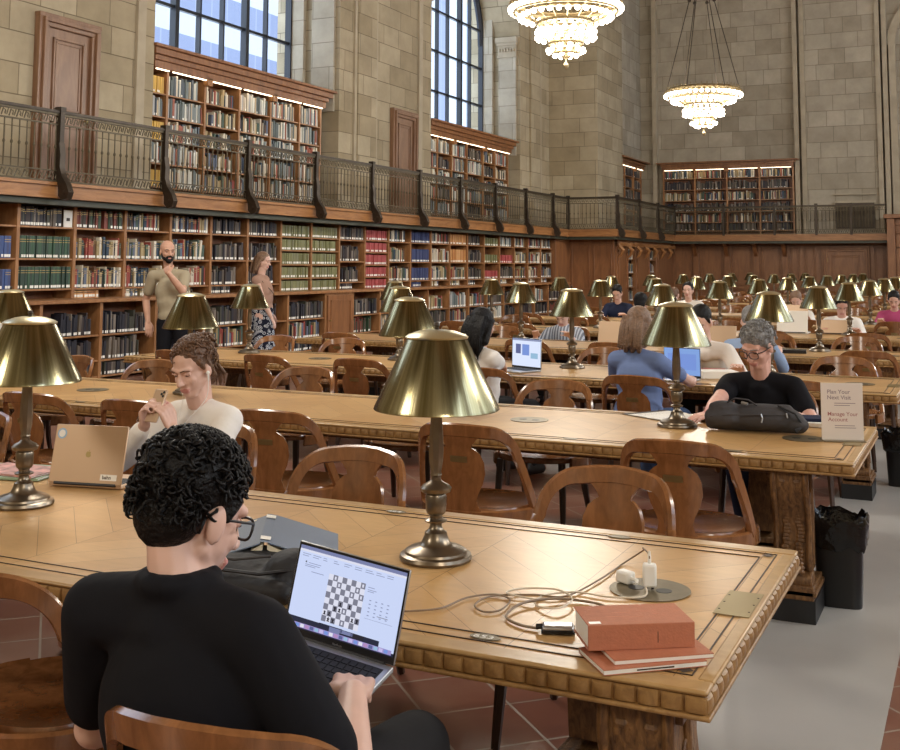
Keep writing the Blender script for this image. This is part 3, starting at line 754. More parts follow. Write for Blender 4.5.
# gallery bookcases in the alcoves and on the back wall
M['striplight'] = emis('shelf strip light', srgb(255, 232, 196), 5.0, False)
def gallery_case(label, frame, posts, z0, zc, ztop, shelves, pals, where, deep=.3, wmould=.12):
    t, bx = bookcase('gallery_bookcase', label, frame, posts, z0, zc, deep, [shelves]*(len(posts)-1), None)
    m = MB(); a, c = posts[0]-.03, posts[-1]+.03
    for k, (e, za, zb) in enumerate(((.0, zc-.04, zc+.08), (.04, zc+.08, zc+.16), (.10, zc+.16, ztop-.05), (wmould+.04, ztop-.05, ztop))):
        bx(m, a-e, c+e, -e-.1, deep, za, zb, M['panel'])
    m.build('cornice', t, bevel=.006)
    m = MB()
    for i in range(len(posts)-1):
        bx(m, posts[i]+.05, posts[i+1]-.05, -.07, -.045, zc-.055, zc-.035, M['striplight'])
    m.build('strip_light', t)
    m = MB()
    for i, p in enumerate(posts[1:-1]):
        if i % 2: bx(m, p-.07, p+.07, -.1, 0, zc-.14, zc, M['fascia'])
    m.build('corbel', t, bevel=.01)
    for i in range(len(posts)-1):
        tops = [zc-.04]+[z-.022 for z in shelves]
        for k, z in enumerate(shelves):
            if z < 2.7: continue
            pl = pals[i % len(pals)] if isinstance(pals[0], str) else pals[i % len(pals)][k % 2]
            fill_shelf(t, frame, posts[i]+.03, posts[i+1]-.03, z, tops[k]-z, pl, ordi(k)+' shelf', '%s bay of %s' % (ordi(i), where), rb.choice((1, .97, .9)), tagp=.25)
SG = [4.25, 3.88, 3.51, 3.14, 2.77]
gallery_case('tall oak gallery bookcase with lit cornice beneath the nearer arched window', lambda u, v, z: (-11.60-v, u, z),
  [13.47, 13.87, 14.83, 15.79, 16.74, 17.7, 18.45], 2.56, 4.66, 4.97, SG, [('gold', 'pale'), ('pale', 'pale'), ('mixed', 'mixed'), ('pale', 'mixed'), ('pale', 'pale'), ('pale', 'pale'), ('pale', 'pale')], 'nearer gallery case')
gallery_case('oak gallery bookcase with lit cornice beneath the farther arched window', lambda u, v, z: (-11.60-v, u, z),
  [23.12, 23.7, 24.5, 25.4, 26.4, 27.2, 28.1], 2.56, 4.66, 4.97, SG, [('pale', 'pale'), ('pale', 'dark'), ('pale', 'pale'), ('dark', 'pale'), ('mixed', 'dark'), ('pale', 'mixed')], 'farther gallery case')
SB = [4.45, 4.08, 3.72, 3.36, 3.0, 2.72]
gallery_case('wide oak gallery bookcase against the far end wall', lambda u, v, z: (u, 36.55+v, z),
  [-9.45, -8.4, -7.35, -6.3, -5.25], 2.56, 4.78, 4.99, SB, [('mixed', 'dark')], 'far end case')
gallery_case('narrow oak gallery bookcase on the side wall beyond the stone pier', lambda u, v, z: (-10.08-v, u, z),
  [33.45, 34.2, 35.2, 36.1], 2.56, 4.78, 4.99, SB, [('dark', 'dark')], 'side case beyond the pier', deep=.2)
# central cupboard door of that narrow case
# niche shelves under the pier
t = thing('niche_shelf', 'narrow book niche in the carved screen under the stone pier', 'shelf', (0, 0, 0))
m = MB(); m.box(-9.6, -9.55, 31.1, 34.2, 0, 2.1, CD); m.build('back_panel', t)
fr_n = lambda u, v, z: (-9.15-v, u, z)
for y0, y1, w in ((31.15, 31.85, 'left niche'), (33.45, 34.15, 'right niche')):
    for k, z in enumerate((1.75, 1.35, .95, .55)):
        m = MB(); m.box(-9.55, -9.15, y0-.05, y1+.05, z-.02, z, CW); m.build('shelf', t)
        fill_shelf(t, fr_n, y0, y1, z, .33, 'mixed', ordi(k)+' shelf', w+' of the carved screen', .95)

def book_mesh(m, bk, world=True):
    """six-sided cover with a pale page block showing on top and a white call label low on the spine"""
    f = bk['f']; w, h, d, v, z = bk['w'], bk['h'], bk['d'], bk['v'], bk['z']; tl = bk['tilt']
    cm = bmat(bk['c']) if bk['mat'] is None else bk['mat']
    def P(a, b_, c):
        a2 = a*math.cos(tl)+(c if tl >= 0 else c)*math.sin(tl); c2 = c*math.cos(tl)-a*math.sin(tl)
        if tl > 0: c2 += w*math.sin(tl)
        return Vector(f(bk['u']+a2, v+b_, z+c2))
    def bx(a0, a1, b0, b1, c0, c1, mt):
        m.add([P(a, b_, c) for c in (c0, c1) for b_ in (b0, b1) for a in (a0, a1)], [(0, 2, 3, 1), (4, 5, 7, 6), (0, 1, 5, 4), (2, 6, 7, 3), (0, 4, 6, 2), (1, 3, 7, 5)], mt)
    bx(0, w, 0, d, 0, h, cm)
    if world == 2:
        bx(.003, w-.003, .006, d+.001, h, h+.0006, M['cream'])
        k = lum(bk['c'])
        band = M['goldband'] if k < 110 else M['darkband']
        for zz in (h*.82, h*.72): bx(.001, w-.001, -.0012, 0, zz, zz+.006, band)
    if bk['tag']: bx(w*.08, w*.92, -.0016, 0, .012, .045, M['calltag'])
def lum(c): return .3*c[0]+.59*c[1]+.11*c[2]
M['goldband'] = plain('gold tooling', srgb(190, 160, 100), .4, .5); M['darkband'] = plain('dark title band', srgb(60, 50, 44), .6)
def dist(bk):
    p = Vector(bk['f'](bk['u'], bk['v'], bk['z'])); dd = p-Vector((0, 0, HCAM)); w = dd.dot(fw)
    x = FPX*dd.dot(R2)/w+PX0
    if x < 2 or x > 898: return 1e6
    if bk['z'] < 1.0: return p.length+4      # mostly behind tables and chairs
    if bk['z'] < 3.4 and bk['z'] > 2.5: return p.length+6
    return p.length
for bk in BOOKS: bk['mat'] = None
order = sorted(range(len(BOOKS)), key=lambda i: dist(BOOKS[i]))
near = set(order[:300])
for i in order[:300]:
    bk = BOOKS[i]; m = MB(); book_mesh(m, bk, 2)
    o = m.build('book', smooth=0)
    p = Vector(bk['f'](bk['u'], bk['v'], bk['z'])); o.data.transform(Matrix.Translation(-p)); o.location = p
    tag(o, '%s book, %s from left on %s, %s' % (cname(bk['c']), ordi(min(bk['n'], 29)), bk['s'], bk['b']), 'book', 'books standing on the shelves of the left wall')
m = MB()
for i, bk in enumerate(BOOKS):
    if i not in near: book_mesh(m, bk, 1)
tag(m.build('shelved_books', smooth=0), 'rows of many coloured library books filling the farther shelves and the gallery cases', 'books', kind='stuff')
# bookend card on the first bay
m = MB(); m.cbox((0, 0, .11), (.012, .15, .22), M['paper']); m.cbox((.0065, 0, .1), (.001, .1, .09), M['calltag']); m.box(.007, .0075, -.03, .03, .08, .12, M['darkband'])
tag(m.build('shelf_card', loc=(XF-.03, 10.78, 2.02)), 'white notice card standing right of the dark books on the top shelf', 'card')
# telephone-like dark machine on the far gallery, stone relief behind the far railing
m = MB(); m.box(-4.0, -2.85, 36.62, 36.69, 2.75, 3.55, M['iron_dark']); m.box(-4.05, -2.8, 36.6, 36.69, 3.55, 3.62, M['stone_plain']); m.box(-4.05, -2.8, 36.6, 36.69, 3.8, 3.84, M['stone_plain'])
for i in range(12): m.box(-3.95+i*.09, -3.91+i*.09, 36.58, 36.62, 2.8, 3.5, M['iron'])
tag(m.build('radiator_grille'), 'dark bronze grille set in the stone wall behind the far railing', 'grille')
# ------------------------------------------------------------------ tables
TL, TW, TH = 6.24, 1.17, .76
def make_table():
    t = thing('reading_table', 'x', 'table', (0, 0, 0), 0, 'long oak reading tables in rows')
    hx, hy = TL/2, TW/2
    m = MB(); m.box(-hx+.02, hx-.02, -hy+.02, hy-.02, .73, .7585, M['parq']); top = m.build('tabletop', t)
    # polished border frame with mitred look and dark inlay lines
    m = MB(); B = M['tedge']
    bw = .06
    def rim(y0, y1, x0, x1, z0, z1): m.box(x0, x1, y0, y1, z0, z1, B)
    rim(-hy, -hy+bw, -hx, hx, .749, .76); rim(hy-bw, hy, -hx, hx, .749, .76); rim(-hy+bw, hy-bw, -hx, -hx+.035, .749, .76); rim(-hy+bw, hy-bw, hx-.035, hx, .749, .76)
    m.build('border', t, bevel=.006)
    m = MB(); E = M['ebony']
    for o, oe in ((.077, .047), (.124, .086)):
        w = .0014
        for sy in (-1, 1): m.box(-hx+oe, hx-oe, sy*(hy-o)-w, sy*(hy-o)+w, .758, .7606, E)
        for sx in (-1, 1): m.box(sx*(hx-oe)-w, sx*(hx-oe)+w, -hy+o, hy-o, .758, .7606, E)
    for sx in (-1, 1):
        for sy in (-1, 1):
            cx, cy = sx*(hx-.067), sy*(hy-.10); r = .018
            m.add([(cx-r, cy, .7607), (cx, cy-r, .7607), (cx+r, cy, .7607), (cx, cy+r, .7607)], [(0, 1, 2, 3)], E)
    m.build('inlay', t)
    # gadrooned edge: rounded blocks side by side
    m = MB(); C = M['carved']
    def gad(cx, cy, ax, w):
        n = 6; vs = []; q = [(-1, 0), (-.86, .62), (-.5, .95), (0, 1), (.5, .95), (.86, .62), (1, 0)]
        zz = [(.716, .35), (.719, .8), (.726, 1), (.736, 1), (.744, .85), (.748, .4)]
        for z, k in zz:
            for a, d in q:
                o = a*w/2*.97; e = d*.013*k
                vs.append((cx+o, cy+(e if cy > 0 else -e), z) if ax == 'x' else (cx+(e if cx > 0 else -e), cy+o, z))
        fs = [(j*7+i, j*7+i+1, (j+1)*7+i+1, (j+1)*7+i) for j in range(5) for i in range(6)]
        if (ax == 'x') == (cy > 0): fs = [f[::-1] for f in fs]
        m.add(vs, fs, C)
    for sy in (-1, 1):
        n = int(TL/.046); w = TL/n
        for i in range(n): gad(-hx+(i+.5)*w, sy*(hy-.008), 'x', w)
    for sx in (-1, 1):
        n = int(TW/.046); w = TW/n
        for i in range(n): gad(sx*(hx-.008), -hy+(i+.5)*w, 'y', w)
    m.build('carved_edge', t)
    m = MB()
    m.box(-hx+.006, hx-.006, -hy+.006, hy-.006, .712, .749, C)
    m.box(-hx-.006, hx+.006, -hy-.006, hy+.006, .706, .716, C)
    m.box(-hx+.02, hx-.02, -hy+.02, hy-.02, .700, .708, C)
    m.build('edge_moulding', t, bevel=.004)
    m = MB(); m.box(-hx+.2, hx-.2, -.05, .05, .60, .70, M['carved_dark']); m.build('stretcher', t, bevel=.006)
    # carved scroll consoles, a near and a far one at each end, on black plinths
    D = M['carved_dark']
    for sx in (-1, 1):
        for sy in (1, -1):
            cx = sx*(hx-(.26 if sy < 0 else .52))
            m = MB()
            prof = [(.545, .70), (.55, .64), (.53, .58), (.50, .53), (.485, .46), (.49, .40), (.50, .34), (.48, .29), (.46, .26)]
            inner = [(.28, .26), (.27, .34), (.26, .46), (.30, .58), (.28, .70)]
            poly = [(sy*y, z) for y, z in prof+inner]
            if sy < 0: poly = poly[::-1]
            T = Matrix(((0, 0, 1, cx), (1, 0, 0, 0), (0, 1, 0, 0), (0, 0, 0, 1)))
            m.prism(poly, -.062, .062, D, T)
            for k in (-.066, .066):
                m.tube([(cx+k, sy*(y+.004), z) for y, z in prof], .014, D, 6)
                m.tube([(cx+k, sy*.40, .30), (cx+k, sy*.42, .44), (cx+k, sy*.40, .58), (cx+k, sy*.42, .69)], .012, D, 6)
            rr_ = random.Random(3)
            for j in range(26):      # acanthus relief down the front of the console
                f = j/26; zc_ = .66-.38*f; yc = .545-.06*math.sin(f*PI)
                for q in (-1, 1): m.sphere((cx+q*.028+rr_.uniform(-.006, .006), sy*(yc-.002), zc_), (.022, .012, .012), D, 6)
            for s2 in (-1, 1):
                for r_ in (.075, .05, .025):
                    m.tube([(cx+s2*.064, sy*.40+r_*.8*math.cos(a), .46+r_*1.9*math.sin(a)) for a in [2*PI*i/16 for i in range(17)]], .006, D, 5, cap=False)
            m.lathe([(.0, -.078), (.048, -.078), (.05, 0), (.048, .078), (.0, .078)], D, T=Matrix.Translation((cx, sy*.47, .245)) @ Matrix.Rotation(PI/2, 4, 'Y'), n=16)
            ya, yb = sorted((sy*.25, sy*.535))
            m.box(cx-.085, cx+.085, ya, yb, .17, .235, D); m.box(cx-.095, cx+.095, ya, yb, .195, .215, D); m.box(cx-.09, cx+.09, ya, yb, .67, .701, D)
            m.build('console_leg', t, bevel=.003)
            m = MB(); m.box(cx-.092, cx+.092, *sorted((sy*.24, sy*.54)), FZ, .180, M['plinth']); m.build('plinth', t)
        m = MB(); m.box(cx-.03, cx+.03, -.30, .50, .64, .70, D); m.build('end_rail', t, bevel=.004)
    # socket plates
    for lx in (-1.5, 1.47, 2.845):
        m = MB(); m.lathe([(.0, .7587), (.098, .7587), (.1, .7612), (.0, .7614)], M['nickel'], c=(lx, .02, 0), n=40, cap=False)
        p = m.build('socket_plate', t)
        m = MB()
        for k in (-.035, .035):
            m.lathe([(.0, .7614), (.02, .7614), (.02, .7622), (.0, .7622)], M['black'], c=(lx+k, .02, 0), n=14, cap=False)
        m.build('socket', p)
    # brass end plate and seat number plates
    m = MB(); m.box(hx-.095, hx-.012, -.1, .1, .7605, .7615, M['plate'])
    for a in (-.06, 0, .06): m.lathe([(.003, .7615), (.002, .7622)], M['iron_dark'], c=(hx-.088, a, 0), n=6); m.lathe([(.003, .7615), (.002, .7622)], M['iron_dark'], c=(hx-.019, a, 0), n=6)
    m.build('end_plate', t)
    for i, x in enumerate((-2.62, -1.87, -1.12, -.37, .37, 1.12, 1.87, 2.62)):
        for sy in (-1, 1):
            m = MB(); m.lathe([(0, .7606), (.036, .7606), (.036, .7616), (0, .7617)], M['nickel'], n=20, T=Matrix.Translation((x, sy*(hy-.10)+(0 if sy < 0 else .02), 0)) @ Matrix.Diagonal((1, .5, 1, 1)), cap=False)
            m.build('number_plate', t)
    return t
NT = 12
TX = -.49-TL/2
TY = [2.17+TW/2+2.7*i for i in range(NT)]
tab0 = make_table()
TN = ['nearest', 'second', 'third', 'fourth', 'fifth', 'sixth', 'seventh', 'eighth', 'ninth', 'tenth', 'eleventh', 'twelfth']
tabs = []
for i in range(NT):
    lbl = 'long parquet-topped oak reading table with carved edge, %s row from the front' % TN[i]
    if i == 0: tab0.location = (TX, TY[0], 0); tab0['label'] = lbl; tabs.append(tab0)
    else: tabs.append(dup(tab0, (TX, TY[i], 0), 0, lbl))
hxr = TL/2
for c_ in tab0.children:
    if c_.name.startswith(('console_leg', 'plinth')) and c_.data.vertices[0].co.x > hxr-.45: c_.location.x = .11
# engraved seat numbers on the nearest table
for x, y, s in ((TX+2.62-.028, TY[0]-TW/2+.09, '653'), (TX+1.87-.028, TY[0]+TW/2-.09, '664')):
    o = text_mesh(s, .03, Matrix.Translation((x-TX, y-TY[0], .7618)) @ Matrix.Diagonal((1.1, .8, 1, 1)), M['white'], 'number', None); o.parent = tab0

# ------------------------------------------------------------------ lamps
def make_lamp():
    t = thing('table_lamp', 'x', 'lamp', (0, 0, 0), 0, 'brass table lamps along the reading tables')
    B = M['bronze']
    m = MB()
    m.lathe([(0, 0), (.098, 0), (.1, .006), (.097, .014), (.086, .018), (.084, .024), (.074, .030), (.050, .036), (.040, .044), (.032, .062), (.030, .072), (.021, .078), (.017, .086), (.016, .095), (.030, .100), (.031, .104), (.017, .110), (.018, .116), (.025, .122), (.028, .130), (.029, .168), (.026, .174), (.040, .180), (.043, .190), (.036, .198), (.022, .205), (.014, .212), (.014, .220)], B, n=32, cap=False)
    m.build('base', t)
    m = MB()
    m.lathe([(.013, .218), (.017, .225), (.0145, .232), (.020, .26), (.0215, .29), (.020, .33), (.0165, .38), (.0145, .42), (.013, .46), (.011, .50), (.009, .60)], B, n=8)
    m.build('stem', t)
    m = MB()
    m.lathe([(.078, .604), (.084, .596), (.172, .412), (.1745, .404), (.1725, .402), (.170, .412), (.082, .594)], M['brass'], n=64, cap=False)
    s = m.build('shade', t, smooth=28)
    m = MB(); m.lathe([(.167, .414), (.080, .592)], M['brass_in'], n=48, cap=False); m.build('shade_lining', s)
    m = MB(); m.lathe([(.086, .596), (.089, .601), (.080, .607), (.05, .617), (.03, .620), (.0, .621)], M['brass_top'], n=40, cap=False); m.lathe([(.006, .620), (.006, .628), (.009, .632), (.006, .64), (0, .642)], M['iron_dark'], n=10); m.build('shade_cap', s)
    return t
M['brass_top'] = plain('satin shade cap', srgb(206, 196, 160), .3, .85)
lamp0 = make_lamp()
LX = [-1.393-1.5355*j for j in range(4)]
LYO = {0: .05, 1: .1, 2: .12}
LN = ['rightmost', 'second from right', 'third from right', 'leftmost']
first = True
for i in range(NT):
    for j in range(4):
        y = 2.825+2.768*i
        if abs(y-TY[i]) > .38: y = TY[i]+.38
        x = LX[j]+(.14 if i == 0 else 0)+(.02 if j else 0)
        x = {(0, 0): -1.37, (0, 1): -2.90}.get((i, j), x)
        if i == 0: y = 2.80
        lbl = 'brass table lamp with conical shade, %s on the %s table from the front' % (LN[j], TN[i])
        if first: lamp0.location = (x, y, .7602); lamp0['label'] = lbl; first = False
        else: dup(lamp0, (x, y, .7602), random.uniform(0, 3), lbl)

# ------------------------------------------------------------------ chairs
def make_chair():
    t = thing('armchair', 'x', 'chair', (0, 0, 0), 0)
    W = M['chair']; D = M['chair_dark']
    R = .285; C = (0, .02)
    def wrap(s, z, k):
        th = s/R; lean = (z-.42)*.16
        r = R+k
        return Vector((C[0]+r*math.sin(th)*.92, C[1]-r*math.cos(th)*.86-lean, z))
    # seat: saddle board
    m = MB(); n = 28; out = []
    for i in range(n):
        a = 2*PI*i/n; ca, sa = math.cos(a), math.sin(a)
        out.append((math.copysign(abs(ca)**.75, ca)*.235, math.copysign(abs(sa)**.75, sa)*.225+.03))
    rings = [(1.0, .408), (1.01, .425), (.98, .442), (.8, .436), (.5, .43), (.2, .432)]
    vs = [(x*k, (y-.03)*k+.03, z) for k, z in rings for x, y in out]
    fs = [(j*n+i, j*n+(i+1) % n, (j+1)*n+(i+1) % n, (j+1)*n+i) for j in range(len(rings)-1) for i in range(n)]
    fs += [tuple(range(n-1, -1, -1)), tuple(range((len(rings)-1)*n, len(rings)*n))]
    m.add(vs, fs, W); m.build('seat', t)
    def ribbon(m, pts, w, th, mat, taper=None):
        """pts: (s,z) centreline; ribbon of width w in the (s,z) sheet, th thick"""
        N = len(pts); vs = []
        for i, (s, z) in enumerate(pts):
            a = pts[max(i-1, 0)]; c = pts[min(i+1, N-1)]; dx, dz = c[0]-a[0], c[1]-a[1]; L = math.hypot(dx, dz) or 1
            nx, nz = -dz/L, dx/L; ww = (w[i] if isinstance(w, list) else w)/2
            for q, k in ((1, 0), (.8, -th/2), (-.8, -th/2), (-1, 0), (-.8, th/2), (.8, th/2)):
                vs.append(wrap(s+nx*ww*q, z+nz*ww*q, k+th/2))
        fs = [(j*6+i, j*6+(i+1) % 6, (j+1)*6+(i+1) % 6, (j+1)*6+i) for j in range(N-1) for i in range(6)]
        fs += [tuple(range(5, -1, -1)), tuple(range((N-1)*6, N*6))]
        m.add(vs, fs, mat)
    # seat ring
    m = MB(); ribbon(m, [(-.62+.062*i, .405) for i in range(21)], .075, .026, W); m.build('seat_ring', t)
    # back hoop
    pts = []
    for i in range(9): pts.append((-.385+.012*i, .42+.032*i))
    for i in range(1, 13):
        a = PI-PI/2*i/12; pts.append((-.14+.145*math.cos(a)*1.0-.0, .66+.16*math.sin(a)))
    pts = pts+[(-.07, .827), (0, .83)]; pts = pts+[(-s, z) for s, z in pts[-2::-1]]
    N = len(pts); w = [.046+.022*math.exp(-((i-(N-1)/2)/7.5)**2) for i in range(N)]
    m = MB(); ribbon(m, pts, w, .028, W); m.build('back_hoop', t)
    # vase splat
    half = [(.115, .81), (.085, .785), (.066, .76), (.062, .745), (.078, .735), (.100, .715), (.116, .675), (.118, .62), (.104, .57), (.082, .525), (.070, .49), (.080, .45), (.12, .41)]
    m = MB(); vs = []; nn = len(half); K = 4
    for k in (0.004, .02):
        for hx_, z in half:
            for j in range(-K, K+1): vs.append(wrap(hx_*j/K, z, k))
    w_ = 2*K+1; o = nn*w_; fs = []
    for i in range(nn-1):
        for j in range(2*K):
            a = i*w_+j; fs += [(a, a+1, a+w_+1, a+w_), (o+a+w_, o+a+w_+1, o+a+1, o+a)]
    for i in range(nn-1):
        for j in (0, 2*K): a = i*w_+j; fs.append((a, a+w_, o+a+w_, o+a) if j == 0 else (a+w_, a, o+a, o+a+w_))
    m.add(vs, fs, W); sp = m.build('splat', t, smooth=45)
    m = MB(); vs = [wrap(s, z, .0225) for z in (.675, .705) for s in (-.04, -.013, .013, .04)]
    m.add(vs, [(0, 1, 5, 4), (1, 2, 6, 5), (2, 3, 7, 6)], M['plate']); vs = [wrap(s, z, .021) for z in (.673, .707) for s in (-.042, .042)]; m.build('label_plate', sp)
    for sx in (-1, 1):
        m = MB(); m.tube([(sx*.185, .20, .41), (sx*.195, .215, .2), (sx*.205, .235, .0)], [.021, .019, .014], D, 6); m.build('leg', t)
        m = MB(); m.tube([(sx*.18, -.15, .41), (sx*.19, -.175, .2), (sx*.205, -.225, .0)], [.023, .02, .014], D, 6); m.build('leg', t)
    return t
chair0 = make_chair()
used = [False]
CN = ['first', 'second', 'third', 'fourth', 'fifth', 'sixth', 'seventh', 'eighth']
def put_chair(x, y, rz, lbl, grp='oak armchairs around the reading tables'):
    if not used[0]:
        used[0] = True; chair0.location = (x, y, FZ+.003); chair0.scale = (1, 1, .908); chair0.rotation_euler = (0, 0, rz); chair0['label'] = lbl; chair0['group'] = grp; return chair0
    return dup(chair0, (x, y, FZ+.003), rz, lbl, grp)
# chair local: back at -y, sitter faces +y
rc = random.Random(5)
def row(i, side, xs, ys=None, ang=None):
    """side -1: near side of table i (sitter faces +y); +1: far side (sitter faces -y)"""
    xs = list(xs); occ = {}
    for px_ in OCC.get((i, side), ()):
        k = min((k for k in range(len(xs)) if k not in occ), key=lambda k: abs(xs[k]-px_)); xs[k] = px_; occ[k] = 1
    for k, x in enumerate(xs):
        y0 = TY[i]+side*(TW/2)
        off = (ys[k] if ys else rc.uniform(.13, .2)); a = (ang[k] if ang else rc.uniform(-.1, .1))
        if k in occ: off = .38; a = 0
        elif any(abs(x-xs[j]) < .55 for j in occ): continue
        y = y0+side*off
        nm = 'oak hoop-back armchair, %s from the right, on the %s side of the %s table' % (CN[k], 'near' if side < 0 else 'far', TN[i])
        put_chair(x, y, a+(0 if side < 0 else PI), nm)
OCC = {(5, 1): [-5.2, -4.07, -2.46, -1.11], (4, -1): [-3.56], (6, -1): [-4.52], (3, 1): [-4.2], (3, -1): [-1.82], (4, 1): [-1.54], (2, 1): [-1.93]}
row(0, -1, (-1.13, -2.15, -2.95, -3.9), (.46, .0, .1, .2), (.10, -.02, 0, 0))
row(0, 1, (-1.17, -2.14, -3.0, -4.2, -5.3), (.14, .12, .42, .2, .2), (-.05, .03, .12, 0, 0))
row(1, -1, (-1.14, -2.1, -3.12, -3.98, -4.68, -5.6), (.12, .1, .1, .1, .1, .1))
row(1, 1, (-1.1, -2.32, -3.2, -4.1, -5.35, -6.15), (.4, .12, .14, .14, .1, .1))
row(2, -1, (-1.05, -2.0, -3.12, -4.2, -5.0, -5.9), (.16, .35, .3, .1, .12, .1))
row(2, 1, (-.95, -1.9, -2.9, -4.6, -5.4, -6.2))
for i in range(3, NT):
    for side in (-1, 1):
        row(i, side, [-1.0-1.0*k+rc.uniform(-.12, .12) for k in range(6)])

# ------------------------------------------------------------------ chandeliers
M['bulb'] = emis('lit globe bulb', srgb(255, 243, 220), 18, False)
M['gilt'] = plain('gilt metal', srgb(160, 144, 112), .35, .8, nscale=14, namt=.2)
def make_chandelier():
    t = thing('chandelier', 'x', 'chandelier', (0, 0, 0), 0, 'tiered globe-bulb chandeliers')
    m = MB(); G = M['gilt']
    def ring(r, z, th=.03, hh=.05): m.lathe([(r-th, z-hh/2), (r, z-hh/2), (r+.012, z), (r, z+hh/2), (r-th, z+hh/2), (r-th, z-hh/2)], G, n=48, cap=False)
    tiers = [(.93, 1.12, 42), (.92, 1.02, 0), (.76, .98, 34), (.50, .82, 0), (.48, .70, 22), (.46, .60, 18), (.30, .46, 0), (.30, .34, 14), (.24, .28, 10)]
    for r, z, n in tiers: ring(r, z)
    m.lathe([(.86, 1.2), (.92, 1.24), (.95, 1.2), (.92, 1.14)], G, n=48, cap=False)
    for i in range(42):
        a = 2*PI*i/42; m.tube([(.93*math.cos(a), .93*math.sin(a), 1.2), (.99*math.cos(a), .99*math.sin(a), 1.17), (.97*math.cos(a), .97*math.sin(a), 1.12)], .012, G, 4)
        m.lathe([(0, 0), (.02, .01), (.012, .05), (0, .07)], G, c=(.92*math.cos(a), .92*math.sin(a), 1.24), n=5, cap=False)
    for i in range(16):
        a = 2*PI*i/16
        m.tube([(.9*math.cos(a), .9*math.sin(a), 1.1), (.5*math.cos(a), .5*math.sin(a), .84), (.3*math.cos(a), .3*math.sin(a), .5), (.05*math.cos(a), .05*math.sin(a), .2)], .011, G, 5)
        m.tube([(.49*math.cos(a), .49*math.sin(a), .84), (.49*math.cos(a), .49*math.sin(a), .62)], .014, G, 5)
    m.build('frame', t)
    m = MB(); m.lathe([(0, 0), (.02, .01), (.045, .05), (.05, .08), (.03, .12), (.012, .14), (.012, .3)], G, n=14); m.build('finial', t)
    m = MB()
    for i in range(6):
        a = 2*PI*i/6+.2
        m.tube([(.93*math.cos(a), .93*math.sin(a), 1.22), (.32*math.cos(a), .32*math.sin(a), 3.6), (.30*math.cos(a), .30*math.sin(a), 9.6)], .012, M['iron_dark'], 5)
        m.sphere((.32*math.cos(a), .32*math.sin(a), 3.6), .05, M['iron_dark'], 6)
    m.build('suspension_rods', t)
    bm_ = MB(); bm_.sphere((0, 0, 0), .047, M['bulb'], 8); bme = bm_.mesh('bulb')
    cnt = 0; rest = MB()
    for r, z, n in ((.97, 1.06, 40), (.80, .92, 32), (.50, .66, 20), (.50, .56, 18), (.31, .33, 12), (.2, .26, 8)):
        for i in range(n):
            a = 2*PI*(i+.5*(n % 3))/n; p = (r*math.cos(a), r*math.sin(a), z)
            # the side turned to the hall's front gets the single bulbs first
            if cnt < 100:
                o = bpy.data.objects.new('bulb', bme); COL.objects.link(o); o.parent = t; o.location = p; cnt += 1
            else: rest.sphere(p, .047, M['bulb'], 8)
    o = rest.build('inner_bulbs', t); o['kind'] = 'stuff'
    return t
ch = make_chandelier(); ch.location = (-5.85, 16.6, 4.68); ch.scale = (.92, .92, .92); ch['label'] = 'lit tiered chandelier with globe bulbs, the larger one cut by the photo top'
dup(ch, (-5.83, 26.4, 4.66), .1, 'lit tiered chandelier hanging on long rods in front of the far wall')
